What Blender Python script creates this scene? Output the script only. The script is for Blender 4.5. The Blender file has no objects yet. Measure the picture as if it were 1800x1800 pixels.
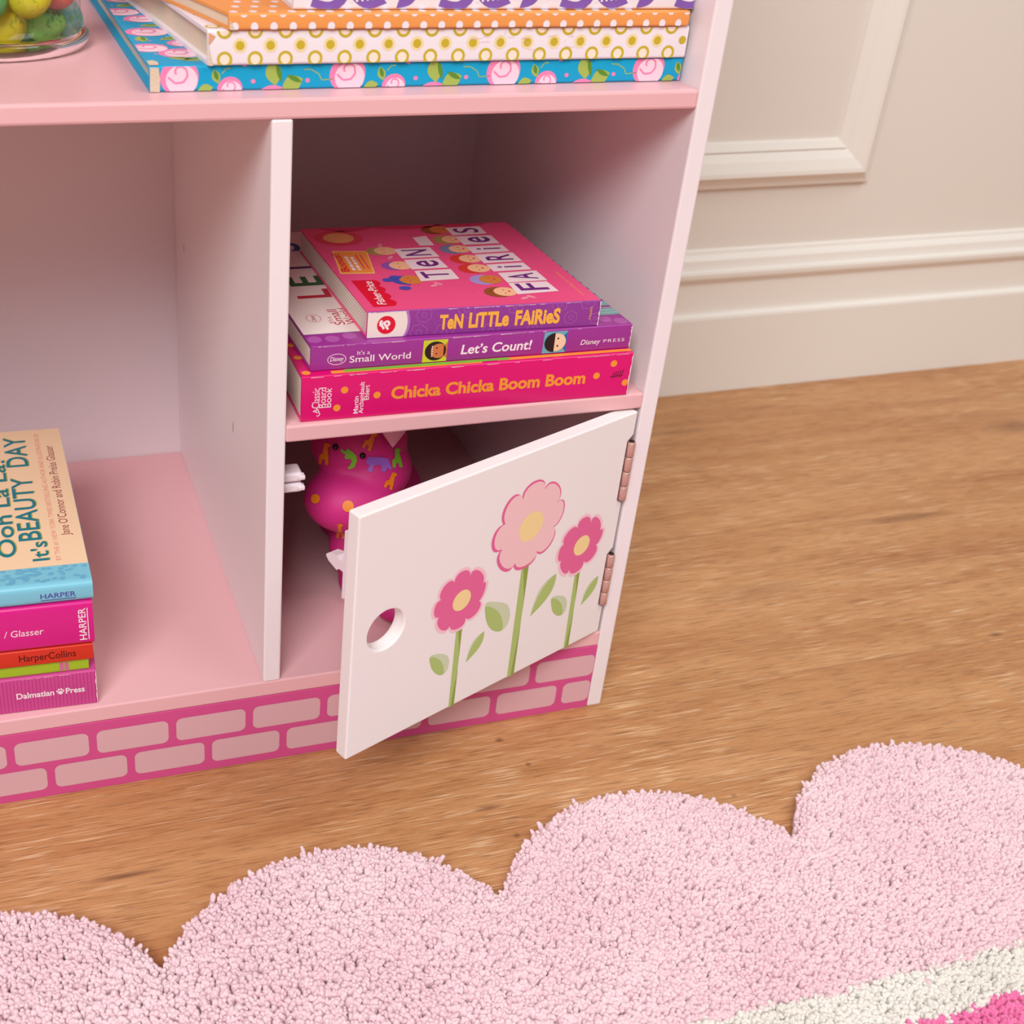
import bpy, bmesh, math, random
import numpy as np
from mathutils import Vector, Matrix
from mathutils.bvhtree import BVHTree
from mathutils.geometry import tessellate_polygon

scene = bpy.context.scene
COL = scene.collection

# ------------------------------------------------------------------ camera
cam_d = bpy.data.cameras.new('camera')
cam = bpy.data.objects.new('camera', cam_d)
COL.objects.link(cam)
YAW, PIT, ROL = -0.325792266647, 0.538292636552, -0.061530600603
def _rot():
    a, b, c = YAW, PIT, ROL
    yaw = Matrix(((math.cos(a), math.sin(a), 0), (-math.sin(a), math.cos(a), 0), (0, 0, 1)))
    pit = Matrix(((1, 0, 0), (0, math.cos(b), -math.sin(b)), (0, math.sin(b), math.cos(b))))
    rol = Matrix(((math.cos(c), 0, -math.sin(c)), (0, 1, 0), (math.sin(c), 0, math.cos(c))))
    return rol @ pit @ yaw
_R = _rot()
CAM = Vector((-0.1618490530679632, -0.6280206185255571, 0.6001315908743641))
_m = Matrix.Identity(4)
for i in range(3):
    _m[i][0] = _R[0][i]; _m[i][1] = _R[2][i]; _m[i][2] = -_R[1][i]; _m[i][3] = CAM[i]
cam.matrix_world = _m
cam_d.sensor_width = 36.0
cam_d.lens = 2239.8588 / 1800 * 36
cam_d.shift_x = 257.9458 / 1800
cam_d.shift_y = -35.8923 / 1800
cam_d.clip_start = 0.01
cam_d.dof.use_dof = True
cam_d.dof.focus_distance = 0.77
cam_d.dof.aperture_fstop = 11.0
scene.camera = cam

# ------------------------------------------------------------------ world, lamps, exposure
scene.view_settings.view_transform = 'Standard'
scene.view_settings.look = 'None'
scene.view_settings.exposure = 0.0
scene.view_settings.gamma = 1.0
scene.view_settings.use_curve_mapping = False
world = bpy.data.worlds.new('room_light'); scene.world = world
world.use_nodes = True
world.node_tree.nodes['Background'].inputs[0].default_value = (1.0, 0.89, 0.86, 1)
world.node_tree.nodes['Background'].inputs[1].default_value = 0.27

def area(name, loc, target, size, power, color):
    d = bpy.data.lights.new(name, 'AREA'); d.shape = 'RECTANGLE'
    d.size, d.size_y = size; d.energy = power; d.color = color
    o = bpy.data.objects.new(name, d); COL.objects.link(o)
    o.location = loc
    o.rotation_euler = (Vector(target) - Vector(loc)).to_track_quat('-Z', 'Y').to_euler()
    return o
area('soft_key_light', (-1.05, -1.85, 2.25), (0.15, 0.0, 0.2), (1.2, 1.2), 69, (0.985, 1.0, 1.0))  # unseen soft area lamp placed as the key, standing in for a window
area('right_fill_light', (1.2, -1.0, 2.5), (0.5, 0.0, 0.0), (1.2, 1.2), 23, (1.0, 0.985, 0.965))  # unseen lamp added to brighten the wall, right floor and door

# ------------------------------------------------------------------ materials
def lin(c):
    c = c / 255.0
    return c / 12.92 if c <= 0.04045 else ((c + 0.055) / 1.055) ** 2.4
def rgb(c): return (lin(c[0]), lin(c[1]), lin(c[2]), 1)
MATS = {}
def mat(name, c, rough=0.45, spec=0.4, bump=None, metal=0.0, vary=0.0, sss=0.0):
    """plain procedural paint / paper / plastic; bump = (scale, strength), vary = mottling amount"""
    if name in MATS: return MATS[name]
    m = bpy.data.materials.new(name); m.use_nodes = True
    nt = m.node_tree; b = nt.nodes['Principled BSDF']
    b.inputs['Base Color'].default_value = rgb(c)
    b.inputs['Roughness'].default_value = rough
    b.inputs['Specular IOR Level'].default_value = spec
    b.inputs['Metallic'].default_value = metal
    if vary or bump:
        tc = nt.nodes.new('ShaderNodeTexCoord')
    if vary:
        n = nt.nodes.new('ShaderNodeTexNoise'); n.inputs['Scale'].default_value = 35; n.inputs['Detail'].default_value = 4
        nt.links.new(tc.outputs['Object'], n.inputs['Vector'])
        r = nt.nodes.new('ShaderNodeMapRange'); r.inputs[3].default_value = 1 - vary; r.inputs[4].default_value = 1 + vary
        nt.links.new(n.outputs['Fac'], r.inputs[0])
        h = nt.nodes.new('ShaderNodeHueSaturation'); h.inputs['Color'].default_value = rgb(c)
        nt.links.new(r.outputs[0], h.inputs['Value']); nt.links.new(h.outputs[0], b.inputs['Base Color'])
    if bump:
        n = nt.nodes.new('ShaderNodeTexNoise'); n.inputs['Scale'].default_value = bump[0]
        nt.links.new(tc.outputs['Object'], n.inputs['Vector'])
        bp = nt.nodes.new('ShaderNodeBump'); bp.inputs['Strength'].default_value = bump[1]; bp.inputs['Distance'].default_value = 0.001
        nt.links.new(n.outputs['Fac'], bp.inputs['Height']); nt.links.new(bp.outputs[0], b.inputs['Normal'])
    if sss:
        b.inputs['Subsurface Weight'].default_value = sss
        b.inputs['Subsurface Radius'].default_value = (0.006, 0.003, 0.003)
    MATS[name] = m
    return m

WHITE = mat('white_satin_paint', (243, 233, 236), 0.38, 0.4, (90, 0.03))
PINK = mat('pink_satin_paint', (236, 184, 188), 0.33, 0.5, (90, 0.03))
HOTP = mat('magenta_print', (214, 82, 144), 0.45)
BRICK = mat('dusty_pink_print', (222, 176, 184), 0.45)
WALL = mat('cream_wall_paint', (233, 226, 217), 0.5, 0.35, (60, 0.03))
TRIM = mat('cream_trim_paint', (240, 235, 227), 0.35, 0.45)

def floor_material():
    m = bpy.data.materials.new('oak_planks'); m.use_nodes = True
    nt = m.node_tree; N = nt.nodes.new; L = nt.links.new; b = nt.nodes['Principled BSDF']
    tc = N('ShaderNodeTexCoord')
    sep = N('ShaderNodeSeparateXYZ'); L(tc.outputs['Object'], sep.inputs[0])
    def math_(op, a, bb=None, clamp=False):
        n = N('ShaderNodeMath'); n.operation = op; n.use_clamp = clamp
        for i, v in enumerate((a, bb)):
            if v is None: continue
            if isinstance(v, (int, float)): n.inputs[i].default_value = v
            else: L(v, n.inputs[i])
        return n.outputs[0]
    PW = 0.192
    row = math_('FLOOR', math_('DIVIDE', math_('ADD', sep.outputs['Y'], 0.001), PW))
    comb = N('ShaderNodeCombineXYZ')
    L(math_('ADD', sep.outputs['X'], math_('MULTIPLY', row, 3.7)), comb.inputs[0])
    L(sep.outputs['Y'], comb.inputs[1]); L(row, comb.inputs[2])
    def noise(scale, sx, sy, detail=5, rough=0.55, dist=0.0):
        mp = N('ShaderNodeMapping'); L(comb.outputs[0], mp.inputs[0]); mp.inputs['Scale'].default_value = (sx, sy, 1)
        n = N('ShaderNodeTexNoise'); L(mp.outputs[0], n.inputs['Vector'])
        n.inputs['Scale'].default_value = scale; n.inputs['Detail'].default_value = detail
        n.inputs['Roughness'].default_value = rough; n.inputs['Distortion'].default_value = dist
        return n.outputs['Fac']
    def ramp(fac, *stops):
        r = N('ShaderNodeValToRGB'); L(fac, r.inputs[0])
        while len(r.color_ramp.elements) < len(stops): r.color_ramp.elements.new(0.5)
        for e, (p, c) in zip(r.color_ramp.elements, stops): e.position = p; e.color = c if len(c) == 4 else rgb(c)
        return r.outputs[0]
    def mix(fac, a, bb, mode='MIX'):
        n = N('ShaderNodeMix'); n.data_type = 'RGBA'; n.blend_type = mode
        if isinstance(fac, (int, float)): n.inputs[0].default_value = fac
        else: L(fac, n.inputs[0])
        for i, v in ((6, a), (7, bb)):
            if isinstance(v, tuple): n.inputs[i].default_value = v
            else: L(v, n.inputs[i])
        return n.outputs[2]
    base = ramp(noise(1.0, 3.5, 30, 5, 0.6, 0.5), (0.22, (172, 114, 70)), (0.45, (189, 134, 86)), (0.6, (201, 148, 100)), (0.8, (191, 139, 92)))
    fine = noise(1.0, 40, 700, 3, 0.65)
    base = mix(0.8, base, ramp(fine, (0.36, (0.58, 0.53, 0.49, 1)), (0.5, (1, 1, 1, 1)), (0.7, (1.0, 1.0, 1.0, 1))), 'MULTIPLY')
    streak = ramp(noise(1.0, 26, 640, 2, 0.5), (0.57, (0, 0, 0, 1)), (0.66, (1, 1, 1, 1)))
    zone = ramp(noise(1.0, 6, 9, 2), (0.35, (0.1, 0.1, 0.1, 1)), (0.6, (1, 1, 1, 1)))
    pale = mix(1.0, streak, zone, 'MULTIPLY')
    base = mix(math_('MULTIPLY', pale, 0.6), base, rgb((238, 204, 165)))
    dark = ramp(noise(1.0, 3, 34, 3, 0.6, 1.2), (0.30, (1, 1, 1, 1)), (0.40, (0, 0, 0, 1)))
    base = mix(math_('MULTIPLY', dark, 0.16), base, rgb((128, 74, 44)))
    # small knots of the boards: (x, y, length, width, strength)
    for kx, ky, la, lb, st in ((0.154, -0.0185, .004, .003, .8), (0.123, -0.078, .013, .003, .7), (0.164, -0.046, .003, .0025, .8), (0.131, -0.105, .003, .003, .7), (0.288, -0.107, .003, .0025, .6),
                            (0.638, 0.176, .07, .008, .55), (0.503, 0.372, .06, .006, .45), (0.877, 0.311, .045, .018, .5), (-0.113, -0.078, .03, .003, .8), (0.434, 0.101, .06, .016, .3), (0.596, 0.004, .009, .004, .7), (0.63, 0.404, .05, .005, .3)):
        dx = math_('DIVIDE', math_('SUBTRACT', sep.outputs['X'], kx), la)
        dy = math_('DIVIDE', math_('SUBTRACT', sep.outputs['Y'], ky), lb)
        d = math_('SQRT', math_('ADD', math_('MULTIPLY', dx, dx), math_('MULTIPLY', dy, dy)))
        f = math_('MULTIPLY', math_('SUBTRACT', 1.0, d, True), st)
        base = mix(f, base, rgb((92, 52, 36)))
    # seams between boards
    fr = math_('FRACT', math_('DIVIDE', math_('ADD', sep.outputs['Y'], 0.001), PW))
    dist = math_('MULTIPLY', math_('MINIMUM', fr, math_('SUBTRACT', 1.0, fr)), PW)
    seam = math_('SUBTRACT', 1.0, math_('DIVIDE', dist, 0.0007), True)
    base = mix(math_('MULTIPLY', seam, 0.45), base, rgb((120, 82, 56)))
    L(base, b.inputs['Base Color'])
    b.inputs['Roughness'].default_value = 0.42; b.inputs['Specular IOR Level'].default_value = 0.45
    bp = N('ShaderNodeBump'); bp.inputs['Strength'].default_value = 0.25; bp.inputs['Distance'].default_value = 0.0006
    L(math_('SUBTRACT', fine, seam), bp.inputs['Height']); L(bp.outputs[0], b.inputs['Normal'])
    return m

def pages_material(name, a, c, step):
    m = bpy.data.materials.new(name); m.use_nodes = True
    nt = m.node_tree; b = nt.nodes['Principled BSDF']
    tc = nt.nodes.new('ShaderNodeTexCoord'); w = nt.nodes.new('ShaderNodeTexWave')
    w.bands_direction = 'Z'; w.inputs['Scale'].default_value = 0.314 / step; w.inputs['Distortion'].default_value = 0.4; w.inputs['Detail'].default_value = 1
    r = nt.nodes.new('ShaderNodeValToRGB'); r.color_ramp.elements[0].color = rgb(c); r.color_ramp.elements[1].color = rgb(a)
    r.color_ramp.elements[0].position = 0.02; r.color_ramp.elements[1].position = 0.3
    nt.links.new(tc.outputs['Object'], w.inputs['Vector']); nt.links.new(w.outputs['Fac'], r.inputs[0]); nt.links.new(r.outputs[0], b.inputs['Base Color'])
    b.inputs['Roughness'].default_value = 0.75
    return m
PAGES = pages_material('board_pages', (236, 224, 212), (176, 158, 146), 0.0021)
PAPER = pages_material('paper_pages', (236, 218, 194), (206, 184, 156), 0.0006)

# ------------------------------------------------------------------ mesh helpers
class MB:
    """collects faces with materials; build() links them as one mesh object"""
    def __init__(self): self.v = []; self.f = []; self.mi = []; self.mats = []; self.sm = []
    def _m(self, m):
        if m not in self.mats: self.mats.append(m)
        return self.mats.index(m)
    def add(self, vs, fs, m, smooth=False):
        o = len(self.v); self.v += [tuple(p) for p in vs]
        k = self._m(m)
        for f in fs: self.f.append([i + o for i in f]); self.mi.append(k); self.sm.append(smooth)
    clipx = None
    def poly(self, pts, m):
        if self.clipx is not None:
            for val, sg in ((0.0002, 1), (self.clipx, -1)):
                out = []
                for i in range(len(pts)):
                    a, b = Vector(pts[i]), Vector(pts[(i + 1) % len(pts)]); da, db = sg * (a.x - val - self.lean * a.y), sg * (b.x - val - self.lean * b.y)
                    if da >= 0: out.append(a)
                    if (da >= 0) != (db >= 0): out.append(a.lerp(b, da / (da - db)))
                pts = out
                if len(pts) < 3: return
        self.add(pts, [list(range(len(pts)))], m)
    def bm(self, b, m, smooth=False):
        b.verts.index_update()
        self.add([v.co.copy() for v in b.verts], [[v.index for v in f.verts] for f in b.faces], m, smooth); b.free()
    def box(self, lo, hi, m, bev=0.0, seg=2):
        b = bmesh.new(); bmesh.ops.create_cube(b, size=1)
        for v in b.verts: v.co = Vector([lo[i] + (hi[i] - lo[i]) * (v.co[i] + 0.5) for i in range(3)])
        if bev: bmesh.ops.bevel(b, geom=list(b.edges), offset=bev, segments=seg, affect='EDGES', profile=0.5)
        self.bm(b, m, False)
    def tube(self, pts, r, m, n=10):
        pts = [Vector(p) for p in pts]; rs = r if isinstance(r, (list, tuple)) else [r] * len(pts)
        vs = []; fs = []
        for i, p in enumerate(pts):
            t = (pts[min(i + 1, len(pts) - 1)] - pts[max(i - 1, 0)]).normalized()
            a = t.cross(Vector((0.3, 0.2, 0.93))).normalized(); c = t.cross(a)
            for k in range(n):
                th = 2 * math.pi * k / n; vs.append(p + (a * math.cos(th) + c * math.sin(th)) * rs[i])
        for i in range(len(pts) - 1):
            for k in range(n): fs.append([i * n + k, i * n + (k + 1) % n, (i + 1) * n + (k + 1) % n, (i + 1) * n + k])
        fs.append(list(range(n))); fs.append([(len(pts) - 1) * n + k for k in range(n)])
        self.add(vs, fs, m, True)
    def lathe(self, prof, c, m, n=64, closed=True):
        vs = []; fs = []; k = len(prof)
        for i in range(n):
            th = 2 * math.pi * i / n
            for r, z in prof: vs.append((c[0] + r * math.cos(th), c[1] + r * math.sin(th), c[2] + z))
        for i in range(n):
            j = (i + 1) % n
            for q in range(k if closed else k - 1):
                q2 = (q + 1) % k
                fs.append([i * k + q, j * k + q, j * k + q2, i * k + q2])
        self.add(vs, fs, m, True)
    def build(self, name, parent=None, loc=None):
        me = bpy.data.meshes.new(name); me.from_pydata(self.v, [], self.f)
        for m in self.mats: me.materials.append(m)
        me.polygons.foreach_set('material_index', self.mi); me.polygons.foreach_set('use_smooth', self.sm)
        me.update()
        o = bpy.data.objects.new(name, me); COL.objects.link(o)
        if parent: o.parent = parent
        if loc: o.location = loc
        return o

def tag(o, label=None, cat=None, group=None, kind=None):
    for k, v in (('label', label), ('category', cat), ('group', group), ('kind', kind)):
        if v: o[k] = v
    return o
def empty(name, loc, rz=0.0):
    o = bpy.data.objects.new(name, None); COL.objects.link(o)
    o.location = loc; o.rotation_euler = (0, 0, rz); o.empty_display_size = 0.02
    return o

_TXT = {}
def _glyphs(s, off, shear, spacing):
    key = (s, off, shear, spacing)
    if key not in _TXT:
        c = bpy.data.curves.new('lettering', 'FONT'); c.body = s; c.offset = off; c.shear = shear; c.space_character = spacing
        c.size = 1; c.resolution_u = 4
        o = bpy.data.objects.new('lettering', c); COL.objects.link(o)
        bpy.context.view_layer.update()
        me = bpy.data.meshes.new_from_object(o.evaluated_get(bpy.context.evaluated_depsgraph_get()))
        vs = np.array([v.co[:2] for v in me.vertices]) if len(me.vertices) else np.zeros((0, 2))
        fs = [list(p.vertices) for p in me.polygons]
        bpy.data.objects.remove(o); bpy.data.curves.remove(c); bpy.data.meshes.remove(me)
        if len(vs): vs[:, 0] -= vs[:, 0].min()
        _TXT[key] = (vs, fs)
    return _TXT[key]
CAP = None
def text(mb, s, o, ux, uy, h, m, w=None, off=0.0, shear=0.0, spacing=1.0, bow=0.0):
    """s starts at baseline point o, runs along ux, stands up along uy; h = height of a capital, w = whole width"""
    global CAP
    if CAP is None: CAP = float(_glyphs('H', 0, 0, 1)[0][:, 1].max())
    vs, fs = _glyphs(s, off, shear, spacing)
    if not len(vs): return
    o, ux, uy = Vector(o), Vector(ux), Vector(uy)
    W = vs[:, 0].max(); kx = (w / W) if w else h / CAP; ky = h / CAP
    mb.add([o + ux * float(x * kx) + uy * float(y * ky + bow * (x / W) ** 2) for x, y in vs], fs, m)

def ell(c, rx, ry, n=20, rot=0.0):
    out = []
    for i in range(n):
        t = 2 * math.pi * i / n; x, y = rx * math.cos(t), ry * math.sin(t)
        out.append((c[0] + x * math.cos(rot) - y * math.sin(rot), c[1] + x * math.sin(rot) + y * math.cos(rot)))
    return out
def smooth_poly(pts, n=6):
    """closed Catmull-Rom through 2-D points"""
    out = []; k = len(pts)
    for i in range(k):
        p0, p1, p2, p3 = (np.array(pts[(i + j - 1) % k], float) for j in range(4))
        for q in range(n):
            t = q / n
            out.append(tuple(0.5 * ((2 * p1) + (-p0 + p2) * t + (2 * p0 - 5 * p1 + 4 * p2 - p3) * t * t + (-p0 + 3 * p1 - 3 * p2 + p3) * t ** 3)))
    return out
def clip(poly, ax, lo, hi):
    for val, sgn in ((lo, 1), (hi, -1)):
        out = []
        for i in range(len(poly)):
            a, b = poly[i], poly[(i + 1) % len(poly)]
            da, db = sgn * (a[ax] - val), sgn * (b[ax] - val)
            if da >= 0: out.append(a)
            if (da >= 0) != (db >= 0):
                t = da / (da - db); out.append((a[0] + (b[0] - a[0]) * t, a[1] + (b[1] - a[1]) * t))
        poly = out
        if not poly: return []
    return poly
def ring(c, r1, r2, n=24): return ell(c, r1, r1, n), ell(c, r2, r2, n)
def stroke2(pts, w):
    """ribbon polygon of width w along 2-D points"""
    L_, R_ = [], []
    for i, p in enumerate(pts):
        a = np.array(pts[max(i - 1, 0)], float); b = np.array(pts[min(i + 1, len(pts) - 1)], float)
        t = (b - a) / (np.linalg.norm(b - a) + 1e-12); n = np.array((-t[1], t[0])) * w / 2
        L_.append(tuple(np.array(p) + n)); R_.append(tuple(np.array(p) - n))
    return L_ + R_[::-1]

# ================================================================== the room
fl = MB(); fl.poly([(-2.2, -2.6, 0), (2.4, -2.6, 0), (2.4, 0.62, 0), (-2.2, 0.62, 0)], floor_material())
tag(fl.build('floor'), kind='structure')
WY = math.radians(0.8146)          # the wall runs at a slight angle to the bookcase
WO = Vector((0.23, 0.4447, 0))
def wall_obj(mb, name):
    o = mb.build(name, None, WO); o.rotation_euler = (0, 0, WY); tag(o, kind='structure'); return o
w = MB(); w.box((-2.0, 0.016, 0), (2.0, 0.10, 2.6), WALL); wall_obj(w, 'wall_back')
def extrude_profile(mb, prof, x0, x1, m):
    k = len(prof); vs = [(x0, y, z) for y, z in prof] + [(x1, y, z) for y, z in prof]
    fs = [[i, (i + 1) % k, k + (i + 1) % k, k + i] for i in range(k)] + [list(range(k)), list(range(2 * k - 1, k - 1, -1))]
    mb.add(vs, fs, m)
bb = MB()
prof = [(0.0165, 0), (0, 0), (0, 0.0865), (0.0008, 0.0890), (0.0035, 0.0905), (0.0062, 0.0912), (0.0066, 0.0940), (0.0066, 0.1235), (0.0060, 0.1255), (0.0030, 0.1290), (0.0008, 0.1325),
        (0.0004, 0.1370), (0.0016, 0.1395), (0.0045, 0.1410), (0.0055, 0.1445), (0.0065, 0.1500), (0.0095, 0.1535), (0.0120, 0.1545), (0.0128, 0.1580), (0.0165, 0.1595)]
extrude_profile(bb, prof, -2.0, 2.0, TRIM); wall_obj(bb, 'baseboard_back')
# raised picture-frame moulding
tr = MB()
mp = [(0.0, 0.0), (0.001, 0.0035), (0.0085, 0.0075), (0.0095, 0.0052), (0.0115, 0.0075), (0.018, 0.0115), (0.028, 0.0155), (0.032, 0.0160), (0.036, 0.0110), (0.041, 0.0075), (0.0455, 0.0060), (0.0462, 0.0)]
def frame_moulding(mb, x0, x1, z0, z1):       # inner rectangle
    rings = []
    for w_, h_ in mp:
        y = 0.0162 - h_
        rings.append([(x0 - w_, y, z0 - w_), (x1 + w_, y, z0 - w_), (x1 + w_, y, z1 + w_), (x0 - w_, y, z1 + w_)])
    vs = [p for r in rings for p in r]; fs = []
    for i in range(len(rings) - 1):
        for k in range(4): fs.append([i * 4 + k, i * 4 + (k + 1) % 4, (i + 1) * 4 + (k + 1) % 4, (i + 1) * 4 + k])
    mb.add(vs, fs, TRIM)
frame_moulding(tr, -0.30, 0.4605, 0.2700, 0.95); wall_obj(tr, 'trim_1')

# ================================================================== the bookcase
W = 0.23; T = 0.0112; D = 0.3128
Z1B, Z1T, Z2B, Z2T, ZFB, ZFT = 0.4295, 0.4399, 0.2433, 0.2538, 0.0560, 0.0676
XL = -0.49; TOP = 0.82
bc = empty('bookcase', (0, 0, 0))
tag(bc, 'pink and white wooden bookcase with brick print plinth and flower door', 'bookcase')
def board(name, lo, hi, m, bev=0.0012, parent=bc):
    b = MB(); b.box(lo, hi, m, bev); return b.build(name, parent)
board('side_panel', (W, 0, 0), (W + 0.0110, D + 0.006, TOP), WHITE)
board('side_panel', (XL - 0.011, 0, 0), (XL, D + 0.006, TOP), WHITE)
dv = MB(); dv.box((-T, 0, ZFT), (0, D, Z1B), WHITE, 0.0011)
dark_dent = mat('bare_wood_dent', (196, 168, 150), 0.7)
for y, z in ((0.2735, 0.262), (0.095, 0.205)):
    dv.poly([(-T - 0.0001, y + a, z + b) for a, b in ell((0, 0), 0.0012, 0.0042, 10)], dark_dent)
dv.build('divider', bc)
board('shelf', (XL, 0.0, Z1B), (W, D, Z1T), PINK, 0.0016)
board('shelf', (0, 0.0, Z2B), (W, D, Z2T), PINK, 0.0012)
board('bottom_shelf', (XL, 0.0, ZFB), (W, D, ZFT), PINK, 0.0010)
board('top_panel', (XL, 0, TOP - 0.012), (W, D, TOP - 0.001), PINK)
board('back_panel', (XL, D, 0.02), (W, D + 0.005, TOP - 0.002), mat('shaded_white_panel', (230, 214, 218), 0.5, 0.3), 0)  # darker, pinker white: the dimmer light inside the compartments is in this colour
pl = MB(); pl.box((XL, 0.0, 0), (W, 0.012, ZFB - 0.0003), HOTP, 0.0004)
def rrect(x0, z0, x1, z1, r, n=5):
    out = []
    for cx, cz, a in ((x1 - r, z1 - r, 0), (x0 + r, z1 - r, 90), (x0 + r, z0 + r, 180), (x1 - r, z0 + r, 270)):
        for k in range(n + 1):
            t = math.radians(a + 90 * k / n); out.append((cx + r * math.cos(t), cz + r * math.sin(t)))
    return out
for z0, z1, xs in ((0.0297, 0.0482, -0.0178), (0.0067, 0.0252, 0.0054)):
    for k in range(-10, 5):
        a = xs + 0.05065 * k; b_ = min(a + 0.0456, W - 0.0006); a = max(a, XL + .001)
        if b_ - a < 0.006: continue
        pl.poly([(x, -0.00015, z) for x, z in rrect(a, z0, b_, z1, 0.0042)], BRICK)
pl.build('plinth', bc)

# ---- the open door, in its own frame: u from the hinge to the free edge, n out of the front, z up
DA = math.radians(21.9)
HG = Vector((W - 0.0012, -0.0003, 0)); DU = Vector((-math.cos(DA), -math.sin(DA), 0)); DN = Vector((math.sin(DA), -math.cos(DA), 0))
def dp(u, z, n=0.0): return HG + DU * u + DN * n + Vector((0, 0, z))
DT = 0.0096
notches = [(0.0941, 0.1353), (0.1779, 0.2212)]
outline = [(0.0012, 0.0696)]
for a, b_ in notches: outline += [(0.0012, a - 0.0035), (0.0062, a - 0.0002), (0.0062, b_ + 0.0002), (0.0012, b_ + 0.0040)]
outline += [(0.0012, 0.2418), (0.2255, 0.2418), (0.2255, 0.0696)]
hole = ell((0.2004, 0.1564), 0.0138, 0.0138, 40)
dm = MB()
bmd = bmesh.new()
tess = tessellate_polygon([[Vector((p[0], p[1], 0)) for p in outline], [Vector((p[0], p[1], 0)) for p in hole]])
allp = outline + hole
vf = [bmd.verts.new(dp(p[0], p[1], 0)) for p in allp]; vb = [bmd.verts.new(dp(p[0], p[1], -DT)) for p in allp]
for t in tess:
    bmd.faces.new([vf[i] for i in t]); bmd.faces.new([vb[i] for i in reversed(t)])
for base, k in ((0, len(outline)), (len(outline), len(hole))):
    for i in range(k):
        j = (i + 1) % k
        bmd.faces.new([vf[base + i], vf[base + j], vb[base + j], vb[base + i]])
bmesh.ops.recalc_face_normals(bmd, faces=bmd.faces)
sharp = [e for e in bmd.edges if len(e.link_faces) == 2 and e.calc_face_angle(0) > 0.6]
bmesh.ops.bevel(bmd, geom=sharp, offset=0.0011, segments=3, affect='EDGES', profile=0.5, clamp_overlap=True)
dm.bm(bmd, mat('white_door_paint', (247, 242, 241), 0.36, 0.4, (90, 0.03)))
P_PET = mat('hot_pink_petal_print', (233, 104, 158), 0.45); P_HALO = mat('pale_pink_print', (252, 205, 216), 0.45); P_BIG = mat('light_pink_petal_print', (248, 205, 208), 0.45)
P_YEL = mat('yellow_flower_centre_print', (250, 224, 160), 0.45); P_GRN = mat('leaf_green_print', (176, 201, 118), 0.45); P_PALE = mat('pale_leaf_print', (208, 219, 184), 0.45)
P_DGRN = mat('dark_stem_print', (146, 166, 70), 0.45)
def decal(pts, m, lvl): dm.poly([dp(u, z, 0.00006 * lvl) for u, z in pts], m)
def petals(cusps, tips):
    out = []
    k = len(cusps)
    for i in range(k):
        a, t, b_ = (np.array(v, float) for v in (cusps[i], tips[i], cusps[(i + 1) % k]))
        mid = (a + b_) / 2; h = t - mid; half = (b_ - a) / 2
        for q in range(12):
            th = math.pi * q / 12.0
            f = abs(math.sin(th)) ** 0.8
            out.append(tuple(mid - half * math.cos(th) + h * f))
    return out
def scaled(pts, c, s, d=(0, 0)): return [(c[0] + (p[0] - c[0]) * s + d[0], c[1] + (p[1] - c[1]) * s + d[1]) for p in pts]
big_c = [(0.0993, 0.2112), (0.0798, 0.2121), (0.0657, 0.1976), (0.0662, 0.1786), (0.0791, 0.1643), (0.0987, 0.1618), (0.1128, 0.1782), (0.113, 0.1973)]
big_t = [(0.0896, 0.2201), (0.068, 0.2108), (0.0585, 0.1899), (0.0669, 0.1656), (0.0871, 0.1563), (0.1107, 0.1642), (0.1211, 0.1872), (0.1112, 0.2129)]
L_c = [(0.149, 0.1697), (0.1364, 0.1694), (0.1243, 0.1592), (0.126, 0.1467), (0.1362, 0.1376), (0.1491, 0.1374), (0.1591, 0.148), (0.1588, 0.1606)]
L_t = [(0.1426, 0.1753), (0.1286, 0.1699), (0.1218, 0.1546), (0.1266, 0.1382), (0.1417, 0.1322), (0.1569, 0.1382), (0.1636, 0.1547), (0.1572, 0.1698)]
R_c = [(0.0427, 0.1697), (0.0302, 0.1693), (0.0193, 0.1597), (0.0208, 0.1486), (0.0307, 0.1394), (0.0441, 0.1381), (0.0538, 0.1487), (0.0536, 0.1612)]
R_t = [(0.037, 0.1759), (0.0236, 0.1707), (0.0162, 0.1559), (0.0216, 0.1397), (0.0366, 0.133), (0.0505, 0.1385), (0.0576, 0.1544), (0.0515, 0.1697)]
# stems first, then flowers over them
for a in ([(0.1429, 0.1340), (0.1380, 0.1340), (0.1376, 0.0698), (0.1423, 0.0698)], [(0.0908, 0.1600), (0.0845, 0.1600), (0.0841, 0.0698), (0.0903, 0.0698)], [(0.0375, 0.1350), (0.0328, 0.1350), (0.0319, 0.0698), (0.0364, 0.0698)]):
    decal(a, P_GRN, 1)
    x0, x1 = a[0][0], a[1][0]; zt, b0, b1 = a[0][1], a[3][0], a[2][0]; h = zt - 0.0698
    decal([(x0 - 0.0012, zt), (x1, zt), (x1 - (x1 - b1) * .4, zt - h * .42), (x1 + 0.0004, zt - h * .30)], P_DGRN, 2)
    decal([(b1, 0.0698), (b1 + (x1 - b1) * .4, zt - h * .55), (b1 + 0.0020, 0.0698 + h * .18), (b1 + 0.0029, 0.0698)], P_DGRN, 2)
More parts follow.
